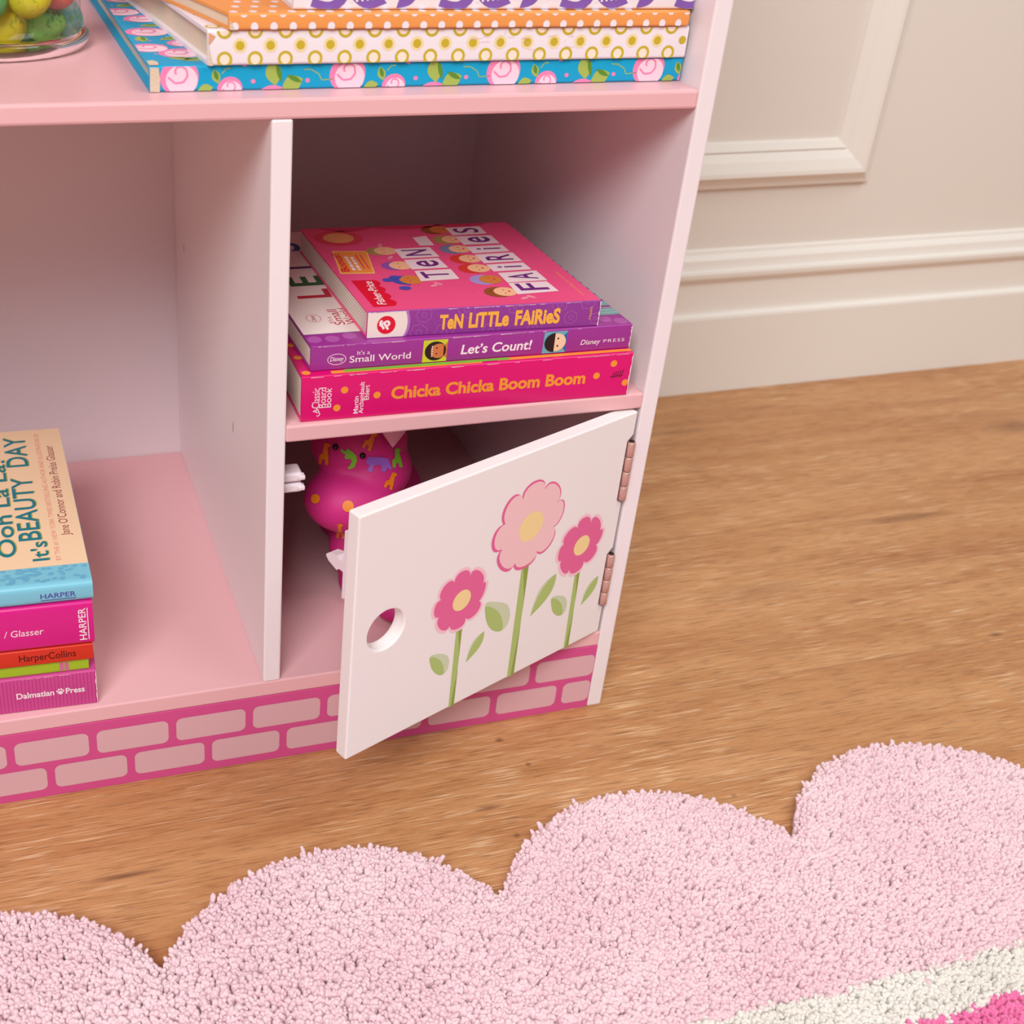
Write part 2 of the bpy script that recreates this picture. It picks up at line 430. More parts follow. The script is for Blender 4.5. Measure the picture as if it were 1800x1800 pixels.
for leaf in ([(0.1177, 0.1197), (0.1266, 0.1161), (0.1321, 0.1101), (0.1334, 0.102), (0.1291, 0.1001), (0.1212, 0.1062), (0.1176, 0.1149)],
             [(0.0565, 0.1397), (0.0671, 0.1327), (0.0754, 0.1232), (0.0792, 0.1148), (0.073, 0.1124), (0.0625, 0.1206), (0.0565, 0.1327)],
             [(0.0124, 0.1206), (0.0214, 0.1166), (0.0266, 0.1098), (0.0281, 0.1025), (0.0235, 0.1012), (0.0154, 0.1075), (0.012, 0.1168)]):
    t, b_ = np.array(leaf[0]), (np.array(leaf[3]) + np.array(leaf[4])) / 2
    ax = b_ - t; nn = np.array((-ax[1], ax[0]))
    def lens(wl, wr, s0=0.0, s1=1.0):
        l = [t + ax * (s0 + (s1 - s0) * k / 10) + nn * wl * math.sin(math.pi * (k / 10) ** 0.8) for k in range(11)]
        r = [t + ax * (s0 + (s1 - s0) * k / 10) - nn * wr * math.sin(math.pi * (k / 10) ** 0.8) for k in range(10, 0, -1)]
        return [tuple(p) for p in l + r]
    sgn = np.dot(np.array(leaf[2]) - t, nn) > 0
    decal(lens(.21, .19), P_PALE, 1); decal(lens(*((.14, .19) if sgn else (.19, .14))), P_GRN, 2)
for a, b_ in (([(0.163, 0.1202), (0.1559, 0.1191), (0.1487, 0.1148), (0.1461, 0.1089), (0.1467, 0.1028), (0.1499, 0.1005), (0.1546, 0.1021), (0.1596, 0.1077), (0.1624, 0.1143)], [(0.163, 0.1192), (0.1579, 0.1169), (0.1528, 0.1114), (0.1504, 0.1056), (0.1502, 0.1006), (0.1546, 0.1021), (0.1596, 0.1077), (0.1624, 0.1143)]),
              ([(0.1196, 0.142), (0.1093, 0.1388), (0.1002, 0.1334), (0.096, 0.1253), (0.0965, 0.117), (0.1008, 0.1134), (0.1076, 0.1153), (0.1138, 0.1212), (0.118, 0.1304)], [(0.1194, 0.1392), (0.1136, 0.1364), (0.1068, 0.1299), (0.1024, 0.1216), (0.1013, 0.1136), (0.1076, 0.1153), (0.1138, 0.1212), (0.118, 0.1304)]),
              ([(0.0574, 0.1207), (0.0509, 0.12), (0.0444, 0.1165), (0.0409, 0.1106), (0.0408, 0.1044), (0.0435, 0.1017), (0.0483, 0.1025), (0.0537, 0.1076), (0.0565, 0.1143)], [(0.0573, 0.1199), (0.0517, 0.1172), (0.0468, 0.1119), (0.0446, 0.1071), (0.0438, 0.1018), (0.0483, 0.1025), (0.0537, 0.1076), (0.0565, 0.1143)])):
    decal(smooth_poly(a, 3), P_PALE, 1); decal(smooth_poly(b_, 3), P_GRN, 2)
bp_ = petals(big_c, big_t); decal(bp_, P_PET, 3); decal(scaled(bp_, (0.0890, 0.1880), 0.945, (-0.0006, 0.0002)), P_BIG, 4)
decal(ell((0.0877, 0.1870), 0.0104, 0.0104, 32), P_YEL, 5)
for c_, t_, o_ in ((L_c, L_t, (0.1425, 0.1536)), (R_c, R_t, (0.0366, 0.1543))):
    pp = petals(c_, t_); decal(scaled(pp, o_, 1.10), P_HALO, 3); decal(pp, P_PET, 4)
decal(ell((0.1412, 0.1533), 0.0074, 0.0074, 28), P_YEL, 5); decal(ell((0.0356, 0.1538), 0.0074, 0.0074, 28), P_YEL, 5)
door = dm.build('door', bc)
BRASS = mat('rosy_satin_metal', (214, 168, 158), 0.36, 0.5, metal=0.45)
PIN = mat('dark_metal_gap', (70, 50, 46), 0.5, 0.4, metal=0.6)
hx = dp(0.0032, 0, 0.0008)
for a, b_ in notches:
    h = MB(); L4 = (b_ - a) / 4
    for k in range(4):
        h.tube([(hx.x, hx.y, a + L4 * k + 0.0003), (hx.x, hx.y, a + L4 * k + 0.0007), (hx.x, hx.y, a + L4 * (k + 1) - 0.0007), (hx.x, hx.y, a + L4 * (k + 1) - 0.0003)], [0.0022, 0.0026, 0.0026, 0.0022], BRASS, 16)
    h.tube([(hx.x, hx.y, a), (hx.x, hx.y, b_ + 0.0004)], 0.0018, PIN, 12)
    h.build('hinge', door)['label'] = 'rosy metal barrel hinge'
PLAST = mat('white_plastic', (240, 226, 232), 0.35, 0.5)
st = MB()          # strike plate with a spear on the inside of the door
pts = [dp(u, z, n) for u in (0.2125, 0.2258) for z in (0.183, 0.2275) for n in (-DT - 0.0016, -DT - 0.0001)]
st.add(pts, [[0, 1, 3, 2], [4, 5, 7, 6], [0, 1, 5, 4], [2, 3, 7, 6], [0, 2, 6, 4], [1, 3, 7, 5]], PLAST)
SPS = 0.85
spear = [(0.0035, -0.0016), (0.0035, -0.008), (0.0058, -0.0100), (0.0032, -0.0175), (0.0008, -0.0198), (-0.0008, -0.0198), (-0.0032, -0.0175), (-0.0058, -0.0100), (-0.0035, -0.008), (-0.0035, -0.0016)]
for (za, zb) in ((0.2225, 0.2275),):
    k = len(spear); zc_ = 0.2010
    va = [dp(0.2170, zc_ + s * SPS, -DT + n) for s, n in spear]; vb_ = [dp(0.2235, zc_ + s * SPS, -DT + n) for s, n in spear]
    st.add(va + vb_, [list(range(k)), list(range(2 * k - 1, k - 1, -1))] + [[i, (i + 1) % k, k + (i + 1) % k, k + i] for i in range(k)], PLAST)
st.build('latch_strike', door)
lc = MB()          # twin roller catch on the divider
lc.box((0.0, 0.010, 0.2030), (0.0022, 0.032, 0.2205), PLAST, 0.0004)
for z in (0.2060, 0.2133):
    lc.box((0.0015, 0.0095, z - 0.0030), (0.0135, 0.0225, z + 0.0030), PLAST, 0.0014)
    lc.box((0.0105, 0.0078, z - 0.0012), (0.0148, 0.0130, z + 0.0018), PLAST, 0.0008)
lc.build('latch_catch', bc)

# ================================================================== books
def book(name, label, o, ang, L, Dp, Th, cov, spine_m, group, pages=PAGES, c=0.0018, r=0.0006, inset=0.0006, sh=0.0, decor=None, cat='book', wear=True):
    """o = front-left bottom corner of the spine; x along the spine, y into the shelf, z up; sh = sideways lean of the block"""
    e = empty(name, o, math.radians(ang)); tag(e, label, cat, group)
    S = lambda x, y, z: (x + sh * y, y, z)
    k = 5
    out = []
    for cy, cz, a in ((r, r, 270), (r, Th - r, 180)):
        for q in range(k + 1):
            t = math.radians(a - 90 * q / k); out.append((cy + r * math.cos(t), cz + r * math.sin(t)))
    pr = [(Dp, 0.0)] + out + [(Dp, Th), (Dp, Th - c), (c, Th - c), (c, c), (Dp, c)]
    n = len(pr); cv = MB()
    vs = [S(0, y, z) for y, z in pr] + [S(L, y, z) for y, z in pr]
    sides = [[i, (i + 1) % n, n + (i + 1) % n, n + i] for i in range(n)]
    sp = [f for i, f in enumerate(sides) if 2 <= i <= 2 * k + 1]; rest = [f for i, f in enumerate(sides) if not 2 <= i <= 2 * k + 1]
    cv.add(vs, rest, cov); cv.add(vs, sp, spine_m, True)
    ends = [[2 * k + 3, 2 * k + 4, 2 * k + 5, 2 * k + 2]]
    q0, q1, q2, q3 = 2 * k + 4, 2 * k + 5, 2 * k + 6, 2 * k + 7
    caps = [list(range(0, n))]
    cv.add([S(0, y, z) for y, z in pr], caps, cov); cv.add([S(L, y, z) for y, z in pr], caps, cov)
    E = 0.00008
    sp_ = lambda x, z, l=1: S(x, -E * l, z)
    tp_ = lambda x, y, l=1: (x, y, Th + E * l) if sh else (x, y, Th + E * l)
    cv.clipx, cv.lean = L - 0.0002, sh
    if decor: decor(cv, sp_, tp_, L, Dp, Th)
    cv.clipx = None
    if wear:
        # scuffed corners and edges where the print has rubbed off
        rnd = random.Random(int(L * 1e5) + int(Th * 1e6)); WR = mat('rubbed_paper_edge', (240, 214, 222), 0.7)
        for q in range(26):
            x = rnd.uniform(0.0, L - 0.01); l = rnd.uniform(0.001, 0.009); wz = rnd.uniform(0.00012, 0.00035)
            z = Th - r * 0.6
            cv.poly([sp_(x, z - wz, 3), sp_(x + l, z - wz * .4, 3), sp_(x + l, z + wz * .3, 3), sp_(x, z + wz * .4, 3)], WR)
        pts = [(L, 0.0004)]
        zz = 0.0004
        while zz < Th - 0.0004:
            pts.append((L - rnd.uniform(0.0002, 0.0009), zz)); zz += Th / 14
        pts.append((L, Th - 0.0004)); cv.poly([sp_(x, z, 3) for x, z in pts], WR)
    cv.build('cover', e)
    pg = MB()
    lo, hi = (inset, c - 0.0003, c + 0.0001), (L - inset, Dp - inset, Th - c - 0.0001)
    vv = [S(x, y, z) for x in (lo[0], hi[0]) for y in (lo[1], hi[1]) for z in (lo[2], hi[2])]
    pg.add(vv, [[0, 1, 3, 2], [4, 5, 7, 6], [0, 1, 5, 4], [2, 3, 7, 6], [0, 2, 6, 4], [1, 3, 7, 5]], pages)
    pg.build('pages', e)
    return e
X, Y, Z = Vector((1, 0, 0)), Vector((0, 1, 0)), Vector((0, 0, 1))
WHT = mat('white_ink', (245, 232, 236), 0.5); ORG = mat('orange_ink', (243, 150, 52), 0.5); BLK = mat('black_ink', (38, 22, 26), 0.5)
MAG = mat('magenta_gloss_cover', (222, 10, 112), 0.28, 0.5); PUR = mat('purple_gloss_cover', (158, 52, 148), 0.3, 0.5); PURL = mat('light_purple_print', (178, 88, 170), 0.35); VIO = mat('violet_gloss_cover', (146, 58, 152), 0.3, 0.5); VIOL = mat('violet_line_print', (182, 118, 190), 0.35)
GREENI = mat('lime_ink', (120, 190, 60), 0.5); CRM = mat('cream_cover', (240, 226, 220), 0.4, 0.4); SKIN = mat('peach_ink', (246, 190, 146), 0.5); BRN = mat('brown_ink', (176, 92, 48), 0.5)
REDI = mat('red_ink', (222, 18, 52), 0.4); TEAL = mat('teal_stripe_ink', (128, 178, 176), 0.4)

def circ(cv, f, c, rx, ry, m, lvl=1, n=22, rot=0): cv.poly([f(x, y, lvl) for x, y in ell(c, rx, ry, n, rot)], m)
def line2(cv, f, pts, w, m, lvl=1): cv.poly([f(x, y, lvl) for x, y in stroke2(pts, w)], m)

def chicka(cv, sp, tp, L, Dp, Th):
    for c in ((0.0255, 0.0189), (0.0213, 0.0077), (0.0453, 0.0140), (0.1957, 0.0225), (0.1852, 0.0151), (0.2054, 0.0089)): circ(cv, sp, c, 0.0022, 0.0022, ORG)
    text(cv, 'Chicka Chicka Boom Boom', sp(0.0540, 0.0108), X, Z, 0.0074, ORG, 0.1240, off=0.035)
    text(cv, 'Martin', sp(0.0342, 0.0030), Z, -X, 0.0028, WHT, 0.0112, off=0.008)
    text(cv, 'Archambault', sp(0.0373, 0.0028), Z, -X, 0.0028, WHT, 0.0205, off=0.008)
    text(cv, 'Ehlert', sp(0.0404, 0.0114), Z, -X, 0.0028, WHT, 0.0095, off=0.008)
    text(cv, 'A', sp(0.0102, 0.0052), Z, -X, 0.0032, WHT, 0.0030)
    text(cv, 'Classic', sp(0.0108, 0.0085), Z, -X, 0.0045, WHT, 0.0130)
    text(cv, 'Board', sp(0.0145, 0.0085), Z, -X, 0.0040, WHT, 0.0130)
    text(cv, 'Book', sp(0.0178, 0.0085), Z, -X, 0.0038, WHT, 0.0125)
    line2(cv, sp, [(0.0085, 0.0092), (0.0102, 0.0070), (0.0112, 0.0045), (0.0104, 0.0034), (0.0092, 0.0036)], 0.0005, WHT)
    rnd = random.Random(4)
    for k in range(5): line2(cv, sp, [(0.1955 + .0016 * k, 0.0132 + rnd.uniform(-.0006, .0006)), (0.1965 + .0016 * k, 0.0150 + .0006 * k), (0.1968 + .0016 * k, 0.0165 + .0004 * k)], 0.0006, mat('dark_plum_ink', (110, 20, 60), .5))
    line2(cv, sp, [(0.1945, 0.0135), (0.1990, 0.0139), (0.2030, 0.0141)], 0.0005, mat('dark_plum_ink', (110, 20, 60), .5))
    # front strip of the cover that shows below the next book
    line2(cv, tp, [(0.018, 0.0035), (0.11, 0.0030)], 0.0036, ORG, 1)
    line2(cv, tp, [(0.026, 0.0044), (0.128, 0.0044)], 0.0030, GREENI, 2); line2(cv, tp, [(0.12, 0.0040), (L, 0.0040)], 0.0034, ORG, 1)
    for c in ((0.0035, 0.0048), (0.0035, 0.0255), (0.0032, 0.0430), (0.004, 0.065)): circ(cv, tp, c, 0.0026, 0.0026, ORG, 3)
book('board_book', 'thick magenta board book with orange dots, bottom of the stack above the door', (0.0095, 0.0035, 0.2539), -1.0, 0.2080, 0.165, 0.0290, MAG, MAG, 'board books above the door', decor=chicka, r=0.0010)

def lets(cv, sp, tp, L, Dp, Th):
    k = -0.045
    u = lambda x, y: x - 0
    cv.poly([tp(-0.0, 0.0162, 1), tp(L + k * .0162, 0.0162, 1), tp(L + k * .0255, 0.0255, 1), tp(k * .0255, 0.0255, 1)], TEAL)
    cv.poly([tp(k * .0175, 0.0164, 2), tp(0.14, 0.0164, 2), tp(0.14 + k * .18, Dp - .001, 2), tp(k * .18, Dp - .001, 2)], CRM)
    for y in (0.0195, 0.0235, 0.0265): line2(cv, tp, [(0.15, y), (L + k * y, y)], 0.0012, mat('pale_teal_ink', (168, 205, 200), .4), 2)
    for y in range(3, 18): cv.poly([tp(0.19 + k * y * .01, y * .01, 2), tp(L + k * y * .01, y * .01, 2), tp(L + k * (y * .01 + .007), y * .01 + .007, 2), tp(0.19 + k * (y * .01 + .007), y * .01 + .007, 2)], TEAL)
    for x, y in ((0.004, 0.009), (0.0145, 0.0085), (0.0255, 0.011), (0.187, 0.010), (0.196, 0.006)): circ(cv, tp, (x, y), 0.0042, 0.0046, PURL, 1)
    R_, G_, B_, V_ = mat('crimson_ink', (190, 40, 62), .5), mat('dark_green_ink', (46, 98, 58), .5), mat('blue_ink', (48, 88, 170), .5), mat('plum_ink', (92, 42, 110), .5)
    for ch, y, m, w in (('L', 0.0690, R_, 0.0140), ('E', 0.0890, G_, 0.0160), ('T', 0.112, V_, 0.016), ('’', 0.136, B_, 0.0085), ('S', 0.150, B_, 0.016)):
        text(cv, ch, tp(0.0300 + k * 0.0, y, 3), Y, -X, 0.0205, m, w, off=0.02)
    text(cv, "It's a", tp(0.0215, 0.0300, 3), Y, -X, 0.0030, R_, 0.0090); text(cv, 'Small', tp(0.0275, 0.0270, 3), Y, -X, 0.0060, R_, 0.0230); text(cv, 'World', tp(0.0345, 0.0270, 3), Y, -X, 0.0060, R_, 0.0240)
    o1 = ell((0.0108, 0.0386), 0.0045, 0.0058, 28); o2 = ell((0.0108, 0.0386), 0.0042, 0.0055, 28)
    for i in range(28): j = (i + 1) % 28; cv.poly([tp(*o1[i], 3), tp(*o1[j], 3), tp(*o2[j], 3), tp(*o2[i], 3)], R_)
    text(cv, 'Disney', tp(0.0118, 0.0345, 3), Y, -X, 0.0026, R_, 0.0082, shear=0.2)
    # spine
    o1 = ell((0.0153, 0.0067), 0.0056, 0.0035, 30); o2 = ell((0.0153, 0.0067), 0.00525, 0.00315, 30)
    for i in range(30): j = (i + 1) % 30; cv.poly([sp(*o1[i]), sp(*o1[j]), sp(*o2[j]), sp(*o2[i])], WHT)
    text(cv, 'Disney', sp(0.0113, 0.0056), X, Z, 0.0027, WHT, 0.0082, shear=0.25, off=0.006)
    text(cv, "It's a", sp(0.0274, 0.0086), X, Z, 0.0024, WHT, 0.0076); text(cv, 'Small World', sp(0.0230, 0.0040), X, Z, 0.0040, WHT, 0.0370, off=0.006)
    text(cv, 'Let’s Count!', sp(0.0910, 0.0042), X, Z, 0.0058, WHT, 0.0450, off=0.020, shear=0.12)
    text(cv, 'Disney', sp(0.1680, 0.0045), X, Z, 0.0032, WHT, 0.0132, shear=0.2, off=0.006); text(cv, 'PRESS', sp(0.1832, 0.0050), X, Z, 0.0020, WHT, 0.0140, spacing=1.2)
    # two small square vignettes with plain round faces
    YG = mat('yellow_green_ink', (206, 206, 48), .5); LB = mat('sky_blue_ink', (112, 172, 190), .5)
    cv.poly([sp(0.0672, 0.0006, 1), sp(0.0822, 0.0006, 1), sp(0.0824, 0.0146, 1), sp(0.0674, 0.0146, 1)], YG)
    circ(cv, sp, (0.0750, 0.0075), 0.0066, 0.0061, BLK, 2); cv.poly([sp(x, z, 3) for x, z in clip(ell((0.0770, 0.0075), 0.0052, 0.0046, 24), 0, 0.0722, 0.0800)], mat('tan_ink', (206, 120, 70), .5))
    cv.poly([sp(0.0800, 0.0045, 2), sp(0.0823, 0.0025, 2), sp(0.0823, 0.0128, 2), sp(0.0800, 0.0105, 2)], mat('tan_ink', (206, 120, 70), .5))
    for z in (0.0045, 0.0060, 0.0075, 0.0090, 0.0105): circ(cv, sp, (0.0729, z), 0.0004, 0.0005, WHT, 4, 8)
    for z in (0.0058, 0.0094): circ(cv, sp, (0.0757, z), 0.0005, 0.0005, BLK, 4, 10)
    cv.poly([sp(0.1432, 0.0006, 1), sp(0.1582, 0.0006, 1), sp(0.1586, 0.0146, 1), sp(0.1436, 0.0146, 1)], LB)
    circ(cv, sp, (0.1520, 0.0075), 0.0060, 0.0058, mat('pale_skin_ink', (244, 208, 176), .5), 3); cv.poly([sp(x, z, 4) for x, z in clip(ell((0.1505, 0.0075), 0.0064, 0.0062, 26), 0, 0.1435, 0.1506)], BLK)
    cv.poly([sp(0.1560, 0.0040, 2), sp(0.1584, 0.0012, 2), sp(0.1584, 0.0138, 2), sp(0.1560, 0.0110, 2)], mat('royal_blue_ink', (38, 98, 170), .5))
    for z in (0.0052, 0.0100): circ(cv, sp, (0.1527, z), 0.0006, 0.0006, BLK, 5, 10)
book('board_book', 'purple board book with white counting title, middle of the stack above the door', (0.016, 0.0095, 0.2830), -0.9, 0.2013, 0.188, 0.0157, PUR, PUR, 'board books above the door', decor=lets, sh=-0.045, r=0.0008)

def ten(cv, sp, tp, L, Dp, Th):
    k = -0.07
    BG = PKC
    t = lambda x, y, l=1: tp(x, y, l)
    # white end of the spine with the round red mark
    end = [(0.0003, 0.0003)] + [(0.0178 + 0.0064 * math.sqrt(1 - 0.72 * (q / 6 - 0.9) ** 2), 0.0003 + (Th - 0.0006) * q / 10) for q in range(11)] + [(0.0003, Th - 0.0003)]
    cv.poly([sp(x + (0.0016 if 0 < i < 12 else 0), z, 1) for i, (x, z) in enumerate(end)], VIOL); cv.poly([sp(x, z, 2) for x, z in end], CRM)
    circ(cv, sp, (0.0115, 0.0080), 0.0055, 0.0056, REDI, 3, 30)
    text(cv, 'fp', sp(0.0090, 0.0052, 4), (0.85, 0, 0.53), (-0.53, 0, 0.85), 0.0050, WHT, 0.0064, off=0.045)
    text(cv, 'TeN', sp(0.0437, 0.0038, 3), X, Z, 0.0082, mat('amber_ink', (246, 180, 74), .5), 0.0145, off=0.045)
    text(cv, 'LiTTLe', sp(0.0617, 0.0038, 3), X, Z, 0.0086, mat('amber_ink', (246, 180, 74), .5), 0.0250, off=0.045)
    text(cv, 'FAiRieS', sp(0.0905, 0.0038, 3), X, Z, 0.0086, mat('amber_ink', (246, 180, 74), .5), 0.0285, off=0.045)
    text(cv, '79685', sp(0.1392, 0.0044, 3), Z, -X, 0.0013, mat('amber_ink', (246, 180, 74), .5), 0.0082)
    def outline_flower(c, r, n=7):
        pts = [(c[0] + r * (1 + .22 * abs(math.sin(n * a / 2))) * math.cos(a), c[1] + r * (1 + .22 * abs(math.sin(n * a / 2))) * math.sin(a)) for a in [2 * math.pi * q / 56 for q in range(57)]]
        for i in range(56):
            q = clip(stroke2(pts[i:i + 2], 0.00022), 1, 0.0006, Th - 0.0006)
            if len(q) > 2: cv.poly([sp(x, z, 1) for x, z in q], VIOL)
        for i in range(16):
            a, b_ = (ell(c, r * .38, r * .38, 16)[i], ell(c, r * .38, r * .38, 16)[(i + 1) % 16])
            q = clip(stroke2([a, b_], 0.0002), 1, 0.0006, Th - 0.0006)
            if len(q) > 2: cv.poly([sp(x, z, 1) for x, z in q], VIOL)
    for c, r in (((0.126, 0.0065), 0.0035), ((0.104, 0.001), 0.004), ((0.118, 0.015), 0.004), ((0.136, 0.016), 0.004), ((0.090, 0.0155), 0.004), ((0.076, 0.0005), 0.0045), ((0.060, 0.0150), 0.0045), ((0.047, 0.001), 0.005), ((0.034, 0.0130), 0.004), ((0.0315, 0.002), 0.0045), ((0.142, 0.005), 0.003)): outline_flower(c, r)
    # cover picture
    y0 = 0.0009
    sun = (0.0113, 0.1212)
    pts = [(sun[0] + (0.0155 + .0008 * (q % 2)) * math.cos(2 * math.pi * q / 48), sun[1] + (0.0138 + .0008 * (q % 2)) * math.sin(2 * math.pi * q / 48)) for q in range(48)]
    cv.poly([t(x, y, 1) for x, y in pts], mat('coral_ink', (226, 66, 92), .4)); circ(cv, t, sun, 0.0102, 0.0092, mat('peach_sun_ink', (243, 176, 112), .4), 2)
    q = [(0.0017, 0.0983), (-0.0019, 0.0595), (0.0195, 0.0579), (0.0241, 0.096)]
    cv.poly([t(x, y, 1) for x, y in q], mat('sticker_yellow_ink', (252, 208, 120), .4)); cv.poly([t(x, y, 2) for x, y in scaled(q, (0.0108, 0.0780), 0.93)], mat('sticker_orange_ink', (245, 150, 66), .4))
    text(cv, 'Bonus!', t(0.0048, 0.0625, 3), Y, -X, 0.0050, REDI, 0.0305, off=0.02)
    for i, x in enumerate((0.0080, 0.0115)):
        rnd = random.Random(i)
        y = 0.064
        while y < 0.084: l = rnd.uniform(.002, .005); line2(cv, t, [(x, y), (x, y + l)], 0.0020, WHT, 3); y += l + .0012
    for x in (0.0150, 0.0178): line2(cv, t, [(x, 0.066), (x, 0.090)], 0.0009, mat('coral_ink', (226, 66, 92), .4), 3)
    red = [(0.0053, 0.0067), (0.0185, 0.0070)]
    for i in range(4):
        yb = 0.0072 + i * 0.0101
        for a in range(7): red.append((0.0182 - .0006 * i + 0.0024 * math.sin(math.pi * a / 6), yb + 0.0101 * a / 6))
    red += [(0.0019, 0.0482)]
    cv.poly([t(x, y, 1) for x, y in red], REDI); text(cv, 'Fisher-Price', t(0.0140, 0.0095, 2), Y, -X, 0.0052, WHT, 0.0360, off=0.012, shear=0.15)
    LET_ = mat('purple_letter_ink', (112, 40, 126), .45); BOX = mat('pale_box_ink', (243, 222, 226), .45)
    def lbox(q, ch, lvl=3):
        cv.poly([t(x, y, lvl) for x, y in q], BOX)
        if not ch: return
        a, b_, c, d = (np.array(p) for p in q)      # front-left, back-left, back-right, front-right
        h = np.linalg.norm(d - a) * 0.66; wd = np.linalg.norm(b_ - a) * 0.62
        if ch == 'i': wd *= 0.32
        base = a + (d - a) * 0.83 + (b_ - a) * (0.19 if ch != 'i' else 0.40)
        cap = 1.0 if ch.isupper() or ch == 'i' else 1.28
        text(cv, ch, t(base[0], base[1], lvl + 1), Vector((k, 1, 0)).normalized(), -X, h * cap, LET_, wd, off=0.012)
    for q, ch in (([(0.0441, 0.0418), (0.0448, 0.0588), (0.0685, 0.0594), (0.0690, 0.0430)], 'T'), ([(0.0441, 0.0614), (0.0435, 0.0778), (0.0663, 0.0787), (0.0679, 0.062)], 'e'), ([(0.043, 0.0804), (0.0421, 0.0975), (0.0665, 0.0983), (0.0680, 0.081)], 'N'),
                  ([(0.0611, 0.1016), (0.0603, 0.1168), (0.0702, 0.1194), (0.0707, 0.1014)], ''),
                  ([(0.0965, 0.0147), (0.0968, 0.0327), (0.1221, 0.0327), (0.1237, 0.0168)], 'F'), ([(0.0968, 0.0335), (0.0960, 0.0496), (0.1219, 0.0509), (0.1232, 0.0345)], 'A'), ([(0.0945, 0.0522), (0.0935, 0.0641), (0.1187, 0.0652), (0.1198, 0.0532)], 'i'), ([(0.0930, 0.0665), (0.0918, 0.0822), (0.1180, 0.0834), (0.1190, 0.0679)], 'R'),
                  ([(0.0915, 0.0843), (0.0908, 0.0967), (0.1160, 0.0974), (0.1170, 0.0857)], 'i'), ([(0.0905, 0.100), (0.0896, 0.1163), (0.1145, 0.116), (0.1155, 0.1006)], 'e'), ([(0.0886, 0.1185), (0.0878, 0.1332), (0.1124, 0.1342), (0.1131, 0.1195)], 'S')): lbox(q, ch)
    hairs = [mat('hair_brown_ink', (150, 82, 42), .45), mat('hair_lilac_ink', (170, 150, 214), .45), mat('hair_red_ink', (220, 58, 50), .45), mat('hair_red_ink', (220, 58, 50), .45), mat('hair_slate_ink', (120, 130, 170), .45), mat('hair_olive_ink', (170, 150, 80), .45), mat('hair_brown_ink', (150, 82, 42), .45)]
    BRN2 = mat('caramel_skin_ink', (214, 128, 62), .45)
    for i, (c, hm) in enumerate(zip([(0.0895, 0.0200), (0.0870, 0.0400), (0.0858, 0.0589), (0.0855, 0.0755), (0.0843, 0.0933), (0.0850, 0.1110), (0.0823, 0.1300)], hairs)):
        circ(cv, t, (c[0] - 0.0035, c[1]), 0.0088, 0.0080, hm, 1, 18); circ(cv, t, (c[0] + 0.0010, c[1]), 0.0072, 0.0068, (SKIN, BRN2)[i in (1, 6)], 2, 18)
        for dy in (-.0026, .0026): circ(cv, t, (c[0] + 0.0005, c[1] + dy), 0.0006, 0.0006, BRN, 3, 8)
        circ(cv, t, (c[0] + 0.0035, c[1]), 0.0007, 0.0014, mat('coral_ink', (226, 66, 92), .4), 3, 10)
    for i, (c, hm) in enumerate(zip([(0.0375, 0.0450), (0.0375, 0.0690), (0.0345, 0.0950)], [mat('hair_blue_ink', (74, 80, 176), .45), mat('hair_violet_ink', (150, 84, 176), .45), mat('hair_olive_ink', (170, 150, 80), .45)])):
        circ(cv, t, (c[0] - 0.0030, c[1]), 0.0080, 0.0072, hm, 1, 18); circ(cv, t, (c[0] + 0.0015, c[1]), 0.0075, 0.0070, (BRN2, SKIN, SKIN)[i], 2, 18)
        for dy in (-.0026, .0026): circ(cv, t, (c[0], c[1] + dy), 0.0006, 0.0006, BRN, 3, 8)
    BLU = mat('hair_blue_ink', (74, 80, 176), .45)
    for c in ((0.0248, 0.0463), (0.0315, 0.0325), (0.0300, 0.0499)): circ(cv, t, c, 0.0038, 0.0030, BLU, 3, 14)
    line2(cv, t, [(0.0255, 0.0463), (0.0300, 0.0420), (0.0360, 0.0370)], 0.0016, BLU, 2)
    for c, a in (((0.0990, 0.0090), .5), ((0.1035, 0.0105), 2.2), ((0.0505, 0.0345), .5), ((0.0535, 0.0370), 2.2), ((0.035, 0.105), 1.2), ((0.036, 0.083), 1.0)): circ(cv, t, c, 0.0034, 0.0014, mat('pink_wing_ink', (246, 150, 176), .4), 2, 14, a)
    rnd = random.Random(9)
    for q_ in range(46): circ(cv, t, (rnd.uniform(.02, .10), rnd.uniform(.012, .13)), 0.0005, 0.0005, mat('coral_ink', (226, 66, 92), .4), 1, 6)
    text(cv, 'Learning to Love!', t(0.1372, 0.0095, 1), Vector((k, 1, 0)).normalized(), -X, 0.0016, mat('amber_ink', (246, 180, 74), .5), 0.0385)
    # rolling hills at the back edge
    for x0, x1, h in ((0.01, 0.05, .008), (0.045, 0.10, .007), (0.09, 0.13, .009)):
        cv.poly([t(k * Dp + x0 + (x1 - x0) * q / 10, Dp - 0.0006 - h * math.sin(math.pi * q / 10), 1) for q in range(11)], mat('crimson_hill_ink', (214, 50, 96), .4))
PKC = mat('rose_pink_cover', (240, 84, 136), 0.35, 0.45)
book('board_book', 'rose pink board book with violet spine and pale letter tiles, top of its stack', (0.05, 0.0145, 0.2988), -2.6, 0.1445, 0.141, 0.0164, PKC, VIO, 'board books above the door', decor=ten, sh=-0.07, r=0.0007, c=0.0014)

